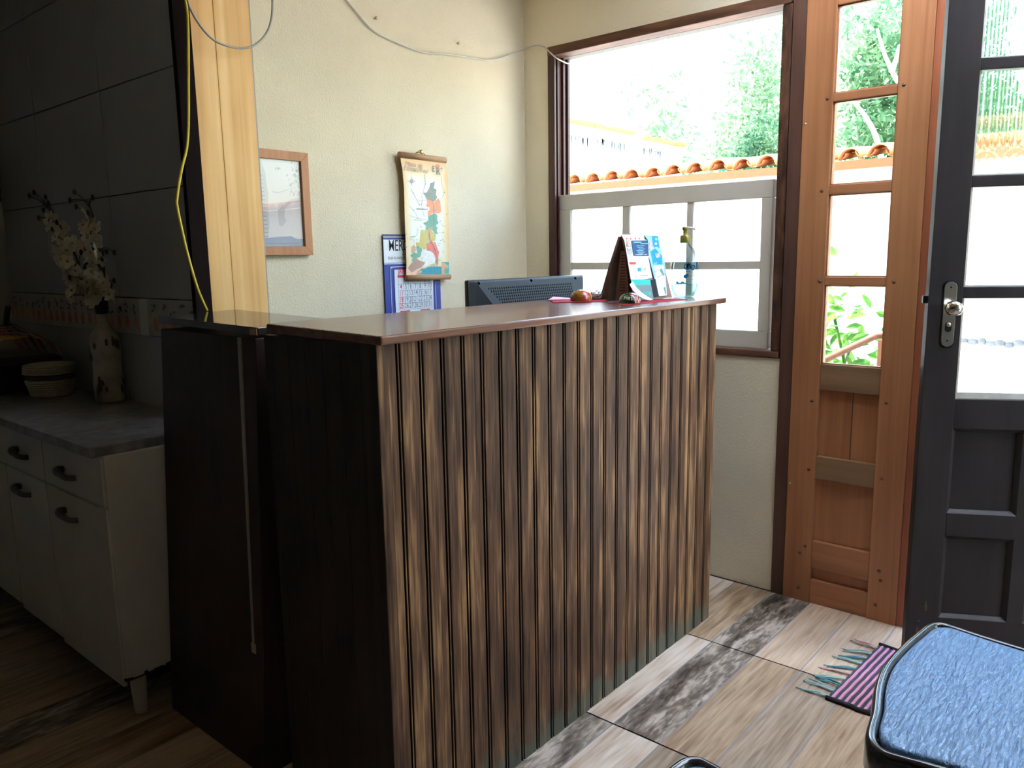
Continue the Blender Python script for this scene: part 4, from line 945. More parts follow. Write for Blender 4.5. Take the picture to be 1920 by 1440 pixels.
for k in range(7):
    yy = yk-.004+.0055*k-.02; bow = .012-.002*k
    P_ = [(1.407, tz-.004), (1.407+(yy-1.407)*.45+bow, tz-.09), (1.407+(yy-1.407)*.8+bow, tz-.165), (yy, topz(yy)+.0008)]
    for (ya, za), (yb2, zb2) in zip(P_[:-1], P_[1:]): mb.hexa([(x0-.002*k, ya, za-.0008), (x1, ya, za-.0008), (x1, yb2, zb2-.0), (x0-.002*k, yb2, zb2-.0), (x0-.002*k, ya+.001, za), (x1, ya+.001, za), (x1, yb2+.001, zb2+.0006), (x0-.002*k, yb2+.001, zb2+.0006)], 'tent_brown')
mb.build('pages', tn, label='brown page leaves fanned behind')
mb = MB()      # inner folded foot, printed with dark lines, seen from the end
mb.hexa([(x0+.004, 1.372, topz(1.37)+.001), (x1-.004, 1.372, topz(1.37)+.001), (x1-.004, 1.428, topz(1.43)+.001), (x0+.004, 1.428, topz(1.43)+.001), (x0+.004, 1.392, tz-.05), (x1-.004, 1.392, tz-.05), (x1-.004, 1.408, tz-.05), (x0+.004, 1.408, tz-.05)], 'tent_brown')
for k in range(13):
    z = topz(1.4)+.03+.0095*k; mb.box((x0+.0030, 1.389, z), (x0+.0045, 1.411-.0005*k, z+.0028), 'tent_brown_print')
mb.build('folded_foot', tn)
mb = MB()
for k in range(22):
    x = x0+.006+(x1-x0-.012)*k/21; mb.tube([(x, 1.405+.0065*math.cos(t*.785), tz-.002+.0075*math.sin(t*.785)) for t in range(9)], .0009, 'spiral_wire', 5)
mb.build('spiral', tn)
pn = Vector((0, -(tz-topz(yf)), -(1.403-yf)*-1)).normalized(); pn = Vector((0, -(tz-topz(yf)), (1.403-yf))).normalized()
p0 = Vector((x0, yf, topz(yf)))-pn*0+pn*.0042
k3 = 260/1920
def tf(x, y): return (1100+k3*x, 420+k3*y)
def slip(name, label, layers, group='leaflets tucked on the desk calendar'):
    m_ = MB()
    for poly, mat, d in layers:
        P_ = [atp(*tf(x, y), p0+pn*d, pn) for x, y in poly]; m_.prism(P_, pn*.0005, mat)
    return m_
def sl(name, label, layers, txt=()):
    m_ = slip(name, label, layers)
    for t_, x, y, size, mat, d, sx, bold in txt:
        a = atp(*tf(x, y), p0+pn*d, pn); m_.text(t_, a, UX, pn.cross(UX)*-1 if pn.cross(UX).z < 0 else pn.cross(UX), pn, size, mat, sx, 0, bold, .0007)
    return tag(m_.build(name), label, 'leaflet', 'leaflets tucked on the desk calendar')
sl('leaflet', 'photo leaflet with white header strip at the top left of the desk calendar', [([(480, 150), (790, 155), (800, 215), (860, 230), (860, 470), (560, 460), (520, 230)], 'leaf_white', .0012), ([(545, 225), (600, 228), (610, 320), (548, 322)], 'leaf_photo_warm', .0018), ([(550, 330), (615, 330), (632, 440), (570, 420)], 'leaf_photo', .0018)]+[([(548+k*18+(12 if k > 5 else 0), 192), (561+k*18+(12 if k > 5 else 0), 191), (560+k*18+(12 if k > 5 else 0), 213), (547+k*18+(12 if k > 5 else 0), 214)], 'leaf_pink' if k % 3 else 'cal_red', .0018) for k in range(11)])
sl('leaflet', 'navy blue card with pale lettering pinned on the desk calendar', [([(615, 232), (850, 228), (858, 440), (650, 440)], 'leaf_navy', .0028)]+[([(690+(k % 3)*14, 300+k*22), (800-(k % 2)*18, 298+k*22), (800-(k % 2)*18, 305+k*22), (690+(k % 3)*14, 307+k*22)], 'leaf_sky', .0036) for k in range(6)]+[([(652, 246), (758, 245), (758, 258), (652, 260)], 'leaf_sky', .0036), ([(745, 268), (846, 267), (846, 278), (745, 279)], 'leaf_sky', .0036), ([(668, 420), (838, 418), (838, 428), (668, 430)], 'leaf_photo', .0036)])
sl('leaflet', 'white app leaflet with a red tab and round blue mark on the desk calendar', [([(560, 465), (850, 445), (905, 745), (790, 770), (610, 770)], 'leaf_white', .0022), ([(592, 527), (680, 527), (680, 560), (592, 560)], 'cal_red', .0030), ([(706, 606), (752, 604), (752, 656), (708, 656)], 'leaf_blue', .0030), ([(790, 600), (820, 622), (792, 650)], 'leaf_sky', .0030), ([(806, 612), (822, 622), (806, 638)], 'cloth_gold', .0034), ([(750, 714), (845, 710), (845, 718), (750, 722)], 'ink_soft', .003), ([(668, 722), (690, 720), (690, 727), (668, 729)], 'ink_soft', .003), ([(610, 475), (630, 473), (628, 490), (612, 490)], 'leaf_pink', .003), ([(690, 470), (710, 468), (708, 486), (692, 486)], 'leaf_pink', .003)])
sl('leaflet', 'teal and slate flyer at the foot of the desk calendar', [([(610, 772), (900, 772), (905, 840), (625, 850)], 'leaf_teal', .0016), ([(620, 850), (905, 840), (925, 1040), (645, 1050)], 'leaf_slate', .0016), ([(880, 780), (950, 760), (995, 1000), (925, 1020)], 'leaf_black', .0019), ([(775, 945), (885, 940), (888, 985), (775, 990)], 'leaf_teal', .0024), ([(800, 955), (822, 954), (822, 975), (800, 976)], 'leaf_slate', .003), ([(840, 953), (864, 952), (864, 973), (840, 974)], 'leaf_slate', .003)], [('G', 705, 920, .012, 'leaf_teal', .0024, 1, .02)])
sl('leaflet', 'tall blue brochure with white sketches along the right of the desk calendar', [([(790, 152), (985, 165), (1040, 420), (1085, 550), (1110, 990), (1000, 1000), (860, 460), (850, 225)], 'leaf_sky', .0010), ([(900, 165), (985, 168), (1010, 330), (925, 330)], 'leaf_blue', .0016), ([(860, 240), (905, 240), (935, 350), (870, 365)], 'leaf_photo', .0016), ([(880, 380), (950, 340), (1040, 440), (1050, 560), (920, 560)], 'leaf_blue', .0014), ([(945, 410), (1010, 400), (1025, 460), (955, 470)], 'leaf_photo', .002), ([(930, 580), (1060, 570), (1110, 985), (1000, 1000), (960, 800)], 'leaf_white', .0014), ([(940, 260), (970, 258), (972, 285), (942, 285)], 'leaf_white', .0022), ([(945, 195), (975, 195), (978, 225), (948, 225)], 'leaf_sky', .0022), ([(935, 320), (985, 315), (990, 330), (938, 336)], 'leaf_sky', .0022), ([(1010, 640), (1035, 610), (1075, 700), (1060, 720)], 'leaf_slate', .0022), ([(985, 735), (1035, 700), (1037, 706), (987, 742)], 'leaf_blue', .0022), ([(940, 665), (990, 628), (992, 634), (942, 672)], 'leaf_slate', .0022), ([(1065, 880), (1085, 870), (1100, 960), (1090, 970)], 'leaf_slate', .0022), ([(930, 540), (975, 536), (975, 543), (930, 547)], 'leaf_white', .0022)])
mb = MB()      # curled slip sliding off the front
P_ = [atp(*tf(x, y), p0+pn*d, pn) for x, y, d in ((595, 840, .004), (640, 920, .008), (710, 985, .016), (800, 1040, .026), (880, 1058, .034))]
Q_ = [atp(*tf(x, y), p0+pn*d, pn) for x, y, d in ((640, 800, .004), (690, 880, .008), (760, 950, .016), (850, 1010, .024), (915, 1045, .030))]
for P in (P_, Q_):
    for v in P: v.z = max(v.z, topz(v.y)+.0012)
mb.add(P_+Q_+[v+Vector((0, .0004, .0006)) for v in P_+Q_], [(i, i+1, 6+i, 5+i) for i in range(4)]+[(10+i, 15+i, 16+i, 11+i) for i in range(4)]+[(i, 10+i, 11+i, i+1) for i in range(4)]+[(5+i, 6+i, 16+i, 15+i) for i in range(4)], 'leaf_pink')
tag(mb.build('leaflet'), 'curled pale pink slip sliding off the front of the desk calendar', 'leaflet', 'leaflets tucked on the desk calendar')
# gel bottle
bo = Vector((2.487, 1.328, topz(1.328)+.0004))
gb = thing('gel_bottle', 'clear hand gel bottle with olive gold pump at the counter end', 'bottle', bo)
dirv = Vector((-bo.x, -bo.y, 0)).normalized(); side = Vector((-dirv.y, dirv.x, 0))
prof = [(.030, 0), (.036, .003), (.046, .022), (.0505, .045), (.051, .075), (.048, .11), (.040, .145), (.030, .165), (.0165, .180), (.0145, .184), (.0145, .197)]
def blathe(m_, pr, mat, seg=32, sq=.72):
    v = []; f = []
    for r, h in pr:
        for k in range(seg):
            t = 2*math.pi*k/seg; s2 = sq if r > .0170 else 1
            v.append(bo+side*(r*math.cos(t))+dirv*(r*s2*math.sin(t))+Vector((0, 0, h)))
    for i in range(len(pr)-1):
        for k in range(seg): f.append([i*seg+k, i*seg+(k+1) % seg, (i+1)*seg+(k+1) % seg, (i+1)*seg+k])
    f += [list(range(seg))[::-1], [(len(pr)-1)*seg+k for k in range(seg)]]
    m_.add(v, f, mat, True)
mb = MB(); blathe(mb, prof, 'gel_clear'); mb.build('body', gb)
mb = MB(); blathe(mb, [(.027, .002), (.034, .005), (.042, .022), (.0455, .043), (.045, .045)], 'gel_liquid'); mb.build('gel', gb)
mb = MB(); la = bo+dirv*.0392
def lab(poly, mat, d=.0): mb.prism([la+dirv*(d-.004*abs(x)/.03)+side*x+Vector((0, 0, z)) for x, z in poly], dirv*.0003, mat)
for k in range(34):
    x, z = R_.uniform(-.040, .040), R_.uniform(.045, .155); s_ = R_.uniform(.0015, .005)
    if abs(x) > .047-.12*max(0, z-.1) - .005: continue
    lab([(x, z), (x+s_*R_.uniform(-1, 1), z+s_), (x+s_, z+s_*R_.uniform(-1, 1))], 'gel_aqua', .0008)
lab([(-.030, .045), (.028, .046), (.020, .052), (.006, .049), (-.006, .056), (-.016, .050), (-.026, .058)], 'gel_aqua', .001)
lab([(.004+.008*math.cos(t*.6)*(1.4 if t in (0, 1) else 1), .072+.007*math.sin(t*.6)) for t in range(10)]+[(.012, .082)], 'gel_blue', .0014)
for a in ((.006, .128), (.010, .132)): lab([(a[0]-.004, a[1]), (a[0], a[1]+.003), (a[0]+.004, a[1]), (a[0], a[1]+.001)], 'gel_blue', .0014)
mb.text('Gel', la+dirv*.0030+Vector((0, 0, .095))-side*.006, side, UZ, dirv, .036, 'gel_blue', .9, .2, .014, .0012)
lab([(-.004, .0875), (.018, .0875), (.018, .0890), (-.004, .0890)], 'gel_blue', .0014)
mb.build('label_print', gb, label='blue lettering and aqua leaf print')
mb = MB(); mb.lathe([(.0165, .186), (.0175, .188), (.0175, .207), (.0160, .209), (.0160, .212), (.0075, .213), (.0075, .232)], bo, 'pump_gold', 24); mb.build('pump_collar', gb, label='olive gold pump collar')
mb = MB(); mb.lathe([(.008, .229), (.011, .231), (.011, .238), (.009, .240)], bo, 'pump_gold', 18)
b0 = bo+Vector((0, 0, .2365)); nd = (-side).normalized()
if nd.dot(AX_R) < 0: nd = -nd
mb.tube([b0-nd*.010, b0+nd*.012, b0+nd*.026+Vector((0, 0, -.001)), b0+nd*.034+Vector((0, 0, -.006))], [.005, .0045, .0038, .0032], 'pump_pale', 8); mb.build('pump_head', gb)
# painted domes and their red papers
def flat(name, label, cat, poly, mat, z=.0006, th=.0007, group=None, curl=None):
    m_ = MB(); P_ = [Vector((x, y, topz(y)+z)) for x, y in poly]
    if curl:
        for i, c in curl.items(): P_[i].z += c
    m_.prism(P_, (0, 0, th), mat); return tag(m_.build(name), label, cat, group)
flat('red_paper', 'dark red paper under the red and green painted dome', 'paper', [(1.96, 1.50), (2.10, 1.40), (2.22, 1.47), (2.20, 1.555), (2.04, 1.575)], 'red_paper', .001, .0009, 'papers under the painted domes')
flat('pink_paper', 'pale pink paper lying behind the red and green painted dome', 'paper', [(2.02, 1.565), (2.10, 1.545), (2.16, 1.575), (2.09, 1.60)], 'pink_paper', .0022, .0008, 'papers under the painted domes', {0: .002, 3: .006})
flat('red_paper', 'dark red paper under the dark lettered dome and desk calendar foot', 'paper', [(2.02, 1.275), (2.36, 1.245), (2.40, 1.300), (2.22, 1.335), (2.06, 1.335)], 'red_paper', .0003, .0006, 'papers under the painted domes')
flat('dark_paper', 'dark paper slip on the counter between the two painted domes', 'paper', [(2.06, 1.355), (2.14, 1.345), (2.16, 1.385), (2.09, 1.395)], 'dark_paper', .0006, .0007, 'papers under the painted domes')
def dome(name, label, c, r, h, cols_, script=None):
    c = Vector((c[0], c[1], topz(c[1])+.0018)); t = thing(name, label, 'ornament', c, 'painted dome ornaments')
    seg, rg = 36, 9; m_ = MB(); v = []
    for i in range(rg+1):
        a = math.pi/2*i/rg
        for k in range(seg):
            an = 2*math.pi*k/seg; rr_ = r*math.cos(a)**.75 if i < rg else .0005; v.append(c+Vector((rr_*math.cos(an), rr_*math.sin(an), h*math.sin(a)**.9)))
    for i in range(rg):
        for k in range(seg):
            col = cols_[int((k/seg*len(cols_)+(.6 if i > 4 else 0)+(.3*math.sin(i*1.7))) % len(cols_))]
            m_.add([v[i*seg+k], v[i*seg+(k+1) % seg], v[(i+1)*seg+(k+1) % seg], v[(i+1)*seg+k]], [(0, 1, 2, 3)], col, True)
    m_.add(v[:seg], [list(range(seg))[::-1]], 'dome_black'); m_.build('shell', t)
    if script:
        d = Vector((-c.x, -c.y, 0)).normalized(); s = Vector((-d.y, d.x, 0)); m_ = MB(); P2 = []
        for k in range(60):
            u = k/59; X = -.020+.040*u+.0035*math.sin(u*34); Z = .46*h+.0045*math.cos(u*34)+(.006 if u < .12 else 0)*math.sin(u*26)
            f = min(.98, Z/h); rr_ = r*math.cos(math.asin(f))**.75; X = max(-rr_*.93, min(rr_*.93, X)); P2.append(c+s*X+d*(math.sqrt(max(rr_*rr_-X*X, 0))+.0004)+Vector((0, 0, Z)))
        m_.tube(P2, .0006, 'dome_script', 5); m_.build('scroll_line', t, label='pale painted scrolling line')
dome('painted_dome', 'shiny dome painted in red, green and orange beside the monitor', (2.075, 1.475), .036, .036, ['dome_red', 'dome_orange', 'dome_green', 'dome_black', 'dome_red', 'dome_gold', 'dome_red', 'dome_orange', 'dome_green', 'dome_black'])
dome('painted_dome', 'dark green and red dome with pale script in front of the desk calendar', (2.098, 1.307), .034, .032, ['dome_black', 'dome_green', 'dome_black', 'dome_black', 'dome_green', 'dome_black', 'dome_red', 'dome_red', 'dome_black'], True)
mb = MB(); wcn = Vector((2.175, 1.485, topz(1.485)+.0015))
rr = random.Random(8); o = len(mb.v); mb.ell((0, 0, 0), (.032, .022, .016), 'wrapper', 12, 8)
for v in mb.v: v *= 1+rr.uniform(-.14, .14)
mb.v = [Vector((wcn.x+v.x, wcn.y+v.y, max(wcn.z, wcn.z+.014+v.z))) for v in mb.v]
for v, f in zip(mb.sm, mb.f): pass
mb.sm = [False]*len(mb.f)
tag(mb.build('candy_wrapper'), 'crumpled silvery wrapper lying between the two painted domes', 'wrapper')
# ------------------------------------------------------------------ RUG
rg = thing('rag_rug', 'pink and charcoal striped woven rug with teal fringe by the door', 'rug', (2.4, .45, 0))
mb = MB(); c0, c1 = Vector((2.238, .700, 0)), Vector((2.672, .672, 0)); wdir = Vector((-.05, -1, 0)).normalized(); ldir = (c1-c0).normalized()
wid, ns = .62, 66
for k in range(ns):
    a = k*wid/ns; b = (k+1)*wid/ns; mt = 'rug_pink' if k % 2 else 'rug_charcoal'
    h = .007+.0012*(k % 2)
    n = 40
    vs = []; fs = []
    for i in range(n+1):
        p = c0+ldir*((c1-c0).length*i/n); w1 = .0005*math.sin(i*.9)
        for q, z in ((a+w1, .001), (a+w1+.001, h), ((a+b)/2, h+.0012*(i % 2)), (b+w1-.001, h), (b+w1, .001)): vs.append(p+wdir*q+Vector((0, 0, z)))
    for i in range(n):
        for j in range(4): fs.append([5*i+j, 5*i+j+1, 5*i+j+6, 5*i+j+5])
    mb.add(vs, fs, mt)
mb.build('woven_body', rg)
for e, p in ((0, c0), (1, c1)):
    mb = MB(); rr = random.Random(5+e)
    P_ = [p+wdir*(wid*k/40)+Vector((rr.uniform(-.003, .003), 0, .006)) for k in range(41)]
    mb.tube(P_, .0075, 'rug_black', 7); mb.build('selvedge', rg)
rr = random.Random(9)
for k in range(10):
    f = (k+.25)/10; p = c0+ldir*((c1-c0).length*f)
    cl_ = ['fringe_teal', 'fringe_mint', 'fringe_teal', 'fringe_mint', 'fringe_pink'][k % 5]
    mb = MB(); dx_ = rr.uniform(-.45, .25)
    for q in range(4):
        ln = rr.uniform(.065, .095); d = Vector((dx_+rr.uniform(-.12, .12), 1, 0)).normalized()
        s = p+ldir*rr.uniform(-.007, .007)
        e = s+d*ln
        mb.tube(smooth_path([s+Vector((0, -.004, .006)), s+d*ln*.35+Vector((rr.uniform(-.006, .006), 0, .007)), s+d*ln*.7+Vector((rr.uniform(-.006, .006), 0, .004)), Vector((e.x, e.y, .002))], 3), [.0024]*7+[.0015]*3, rr.choice([cl_, cl_, 'fringe_mint']), 5)
    mb.build('tassel', rg)
# ------------------------------------------------------------------ STOOLS
ZS = .66; S_ = (EYE-ZS)/(EYE-.45)
rim = [(1.974, .375), (1.985, .352), (1.983, .315), (1.971, .28)]
def seat_outline():
    """front edge swells towards the counter, sides draw in towards the back (x along the front, y forward)"""
    pts = [(1.504, .262), (1.503, .277), (1.494, .289), (1.475, .297), (1.432, .303), (1.377, .310), (1.30, .3155), (1.248, .313), (1.195, .305), (1.133, .2905), (1.088, .2837), (1.064, .2777), (1.046, .267), (1.037, .252), (1.036, .236), (1.0415, .206), (1.053, .12), (1.066, .0), (1.078, -.085), (1.088, -.113), (1.110, -.130), (1.145, -.136), (1.27, -.139), (1.395, -.136), (1.430, -.130), (1.452, -.113), (1.462, -.085), (1.472, .0), (1.483, .12), (1.494, .212)]
    P_ = [Vector((x-1.268, y-.095, 0)) for x, y in pts]; P_ = [P_[-1]]+P_+[P_[0], P_[1]]
    out = []
    for i in range(1, len(P_)-2):
        a, b, c, d = P_[i-1], P_[i], P_[i+1], P_[i+2]
        for k in range(3):
            t = k/3; q = .5*((2*b)+(c-a)*t+(2*a-5*b+4*c-d)*t*t+(3*b-a-3*c+d)*t**3); out.append((q.x, q.y))
    return out
st = thing('stool', 'black stool with textured glossy blue seat in front of the open door', 'stool', (0, 0, 0), 'black and blue stools')
def inset(P_, d):
    out = []
    n = len(P_)
    for i in range(n):
        a, b, c = Vector(P_[i-1]), Vector(P_[i]), Vector(P_[(i+1) % n]); t = (c-a).normalized(); nn = Vector((-t.y, t.x)); q = b+nn*d; out.append((q.x, q.y))
    return out
base = seat_outline(); n = len(base)
prof = [(-.0, -.052), (.003, -.056), (.0, -.010), (.002, -.004), (.005, 0), (.011, 0), (.015, -.003), (.017, -.008), (.030, -.008)]
prof = [(.012, -.058), (.003, -.054), (0, -.046), (0, -.010), (.0015, -.004), (.005, 0), (.011, 0), (.0145, -.003), (.016, -.009)]
mb = MB(); v = []; f = []
for d, z in prof: v += [(x, y, ZS+z) for x, y in inset(base, d)]
for i in range(len(prof)-1):
    for k in range(n): f.append([i*n+k, i*n+(k+1) % n, (i+1)*n+(k+1) % n, (i+1)*n+k])
f += [list(range(n))[::-1], [(len(prof)-1)*n+k for k in range(n)]]
mb.add(v, f, 'seat_black', True); seat = mb.build('seat', st)
pp_ = [(.018, -.009), (.0185, -.003), (.021, .0008), (.026, .0022), (.034, .0026)]
mb = MB(); v = []; f = []
ctr = Vector((sum(p[0] for p in base)/n, sum(p[1] for p in base)/n))
ring0 = [(ctr.x+(x-ctr.x)*.915, ctr.y+(y-ctr.y)*.91) for x, y in base]
for d, z in pp_: v += [(ctr.x+(x-ctr.x)*(1-(d-.018)/.21), ctr.y+(y-ctr.y)*(1-(d-.018)/.21), ZS+z) for x, y in ring0]
for i in range(len(pp_)-1):
    for k in range(n): f.append([i*n+k, i*n+(k+1) % n, (i+1)*n+(k+1) % n, (i+1)*n+k])
o_ = len(v); v += [(ctr.x, ctr.y, ZS-.009), (ctr.x, ctr.y, ZS+pp_[-1][1]+.0004)]
f += [[o_, (k+1) % n, k] for k in range(n)]+[[o_+1, (len(pp_)-1)*n+k, (len(pp_)-1)*n+(k+1) % n] for k in range(n)]
mb.add(v, f, 'seat_blue', True); mb.build('seat_pad', st, label='textured glossy blue seat top')
for sx_, sy_ in ((1, 1), (1, -1), (-1, 1), (-1, -1)):
    mb = MB(); mb.tube([(sx_*.165, sy_*.145, ZS-.05), (sx_*.20, sy_*.18, 0.002)], .015, 'seat_black', 12); mb.lathe([(.017, 0), (.018, .012), (.016, .02)], (sx_*.20, sy_*.18, 0), 'seat_black', 12); mb.build('leg', st)
for a, b in (((1, 1), (1, -1)), ((-1, 1), (-1, -1)), ((1, 1), (-1, 1)), ((1, -1), (-1, -1))):
    h = .24 if a[0] == b[0] else .30; k = lambda s, t: s*(t+(0.035)*(1-h/.61)); mb = MB(); mb.tube([(k(a[0], .165), k(a[1], .145), h), (k(b[0], .165), k(b[1], .145), h)], .010, 'seat_black', 10); mb.build('stretcher', st)
st2 = copy_tree(st, (.658, .239, 0), math.radians(4))
tag(st2, 'black stool of which one rounded seat corner shows at the bottom edge', 'stool', 'black and blue stools')
st.location = (1.268, .095, 0)
# ------------------------------------------------------------------ OUTDOORS
mb = MB(); mb.box((XO+.02, -14, -.25), (40, 26, -.16), 'patio'); mb.build('ground', kind='structure')
mb = MB(); v = []; f = []; nx, ny = 24, 30
for i in range(nx+1):
    for j in range(ny+1):
        x = 11+16*i/nx; y = -10+22*j/ny; k = max(0, min(1, (9-y)/8)); v.append((x, y, -.2+(x-11)*.42*k+.25*math.sin(x*1.3+y)*k))
for i in range(nx):
    for j in range(ny): a = i*(ny+1)+j; f.append((a, a+1, a+ny+2, a+ny+1))
mb.add(v, f, 'grass', True); o = mb.build('hillside', kind='structure')
an = thing('annex', 'low cream annex with orange barrel-tile eave facing the window', 'building', (6.2, 2.5, -.16))
XA = 6.3
mb = MB(); mb.box((XA, -9, -.16), (XA+.18, 1.70, 1.93), 'cream_wall'); mb.box((XA, 1.70, -.16), (XA+.18, 8, 1.93), 'white_wall'); mb.box((XA-.02, 1.72, 1.3), (XA+.1, 2.06, 1.93), 'cream_wall'); mb.build('wall', an)
zf = lambda y: 1.893
mb = MB(); mb.box((5.915, -9, 1.893), (5.940, 8, 1.952), 'fascia_wood'); mb.build('fascia', an, label='orange-stained fascia board')
mb = MB(); mb.box((5.93, -9, 1.930), (XA+.2, 8, 1.937), 'fascia_wood')
per = .2; dz = .13
for k in range(85):
    yc_ = -8.9+per*k
    if yc_ > 8: break
    rr2 = random.Random(k); ox = rr2.uniform(-.02, .02); oz = rr2.uniform(-.006, .006)
    for q in range(2):       # convex cover tile then concave pan tile
        vs = []; fs = []; m_ = 8; cy = yc_+(per/2 if q else 0); r = .082 if q == 0 else .07
        for e, (x, z, sc) in enumerate(((5.95+ox, 1.953+oz, 1.), (5.95+.45, 1.953+oz+.45*dz, .9))):
            for t in (0, .010):
                for j in range(m_+1):
                    a = math.pi*j/m_; s = 1 if q == 0 else -1; rad = (r-t)*sc
                    vs.append((x+(0 if q == 0 else .03), cy+rad*math.cos(a), z+(.018 if q == 0 else .066)+s*rad*math.sin(a)*(1 if q == 0 else .75)))
        w2 = m_+1
        for j in range(m_):
            fs += [(j, j+1, 2*w2+j+1, 2*w2+j), (w2+j, 3*w2+j, 3*w2+j+1, w2+j+1), (j, w2+j, w2+j+1, j+1), (2*w2+j, 2*w2+j+1, 3*w2+j+1, 3*w2+j)]
        fs += [(0, 2*w2, 3*w2, w2), (m_, w2+m_, 3*w2+m_, 2*w2+m_)]
        mb.add(vs, fs, 'terracotta', True)
mb.build('tile_roof', an, label='orange barrel roof tiles')
mb = MB(); rr = random.Random(21)  # grey lumps shaped as a scalloped shadow band on the annex wall
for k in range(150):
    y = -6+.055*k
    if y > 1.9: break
    mb.ell((XA-.02, y, .675+rr.uniform(-.01, .01)), (.03, .034*rr.uniform(.8, 1.2), .020*rr.uniform(.8, 1.3)), 'shadow_band_grey', 7, 5)
mb.build('shadow_band', an, label='row of grey lumps standing in for a scalloped shadow')
fw_ = thing('boundary_wall', 'tall white boundary wall with tiled coping and dark drip stains', 'wall', (10, 6.2, -.16))
mb = MB()
for x0_, x1_, h in ((6.9, 9.75, 2.96), (9.93, 11.2, 2.93)): mb.box((x0_, 6.05, -.16), (x1_, 6.25, h), 'white_wall')
mb.build('wall_body', fw_)
mb = MB(); rr = random.Random(3)
for x0_, x1_, h in ((6.9, 9.75, 2.96), (9.93, 11.2, 2.93)):
    x = x0_
    while x < x1_-.02:
        wv = rr.uniform(.08, .14); mb.box((x, 5.98, h), (min(x1_, x+wv-.01), 6.32, h+.05+rr.uniform(-.01, .01)), 'terracotta', .012); x += wv
mb.build('coping', fw_, label='orange tile coping')
mb = MB()
for k in range(95):
    x = rr.uniform(8.0, 9.7) if k < 70 else rr.uniform(9.95, 10.8); w2 = rr.uniform(.012, .04); z1 = 2.86-rr.uniform(0, .06); mb.prism([(x, 6.0492, z1), (x+w2, 6.0492, z1-.01), (x+w2*.7, 6.0492, z1-rr.uniform(.06, .20)), (x+w2*.2, 6.0492, z1-rr.uniform(.06, .16))], (0, .0008, 0), 'drip_stain')
mb.build('drip_marks', fw_, label='dark vertical drip stains')
def tree(label, base, h, blobs, leaf, nleaf, ls, seed, trunkr=.09, lean=(0, 0), name='tree', branches=4, stems=()):
    rr = random.Random(seed); b = Vector(base); t = thing(name, label, 'tree', b)
    m_ = MB(); top = b+Vector((lean[0], lean[1], h))
    m_.tube(smooth_path([b, b+Vector((lean[0]*.2, lean[1]*.2+.1*rr.uniform(-1, 1), h*.4)), b+Vector((lean[0]*.6, lean[1]*.6, h*.72)), top], 5), [trunkr*(1-.75*i/15) for i in range(16)], 'trunk_pale', 8)
    for k in range(branches):
        f = rr.uniform(.35, .8); p = b+(top-b)*f; c = Vector(blobs[k % len(blobs)][0]); m_.tube(smooth_path([p, p+(c-p)*.5+Vector((0, 0, .15)), c], 4), [trunkr*.5*(1-.09*i) for i in range(9)], 'trunk_pale', 6)
    for q_ in stems: m_.tube(smooth_path(q_, 5), [.042*(1-.6*i/(5*(len(q_)-1))) for i in range(5*(len(q_)-1)+1)], 'trunk_pale', 8)
    m_.build('trunk', t)
    m_ = MB(); vs = []; fs = []; tot = sum(q[1][0]*q[1][1]*q[1][2] for q in blobs)
    for c, r in blobs:
        n_ = int(nleaf*r[0]*r[1]*r[2]/tot); c = Vector(c)
        for k in range(n_):
            d = Vector((rr.gauss(0, 1), rr.gauss(0, 1), rr.gauss(0, 1))).normalized()*(rr.random()**.45)
            p = c+Vector((d.x*r[0], d.y*r[1], d.z*r[2])); nn = Vector((rr.gauss(0, 1)-.3, rr.gauss(0, 1), rr.gauss(0, 1)+.6)).normalized(); a = nn.orthogonal().normalized(); a = (a*math.cos(k)+nn.cross(a)*math.sin(k)); s = nn.cross(a); L_ = ls*rr.uniform(.6, 1.3)
            o_ = len(vs); vs += [p-a*L_, p+s*L_*.42, p+a*L_, p-s*L_*.42]; fs.append((o_, o_+1, o_+2, o_+3))
    m_.add(vs, fs, leaf); m_.build('foliage', t)
# positions by bearing from the room
tree('broad pale tree rising behind the boundary wall and above the annex roof', (13.2, 7.6, 0), 3.6, [((12.9, 7.5, 3.3), (1.1, .75, .7)), ((13.1, 7.2, 2.7), (1.1, .6, .7)), ((13.2, 7.7, 4.1), (1.0, .7, .6))], 'leaf_light', 1700, .075, 1)
tree('bushy green tree right of the boundary wall in the big window view', (12.4, 5.7, 0), 3.6, [((12.3, 6.0, 2.9), (.9, .62, .7)), ((12.5, 5.4, 3.3), (.9, .62, .9)), ((12.7, 5.6, 4.2), (.9, .6, .8))], 'leaf_light', 3000, .065, 7)
tree('low bushy tree just above the annex roof at the window post', (11.0, 4.55, 0), 2.0, [((11.1, 4.9, 2.45), (.8, .3, .55)), ((11.2, 4.72, 2.7), (.8, .25, .65))], 'leaf_deep', 3000, .05, 4)
tree('dense green tree with a slender white trunk in the sidelight view', (11.9, 3.40, .3), 4.4, [((12.3, 3.78, 2.9), (1.2, .45, .9)), ((12.7, 3.3, 3.3), (1.2, .55, 1.1)), ((12.5, 3.7, 4.2), (1.1, .55, .8))], 'leaf_mid', 5200, .07, 2, .075, (.3, .75), stems=([tuple(at(x, y, 0, X)) for x, y, X in ((1660, 345, 11.2), (1650, 285, 11.2), (1638, 245, 11.25), (1618, 212, 11.3), (1600, 190, 11.4), (1585, 165, 11.6))], [tuple(at(x, y, 0, X)) for x, y, X in ((1720, 330, 11.3), (1700, 190, 11.3), (1676, 140, 11.35), (1658, 100, 11.4), (1645, 55, 11.5))], [tuple(at(x, y, 0, X)) for x, y, X in ((1672, 135, 11.35), (1680, 112, 11.4), (1686, 85, 11.5))]))
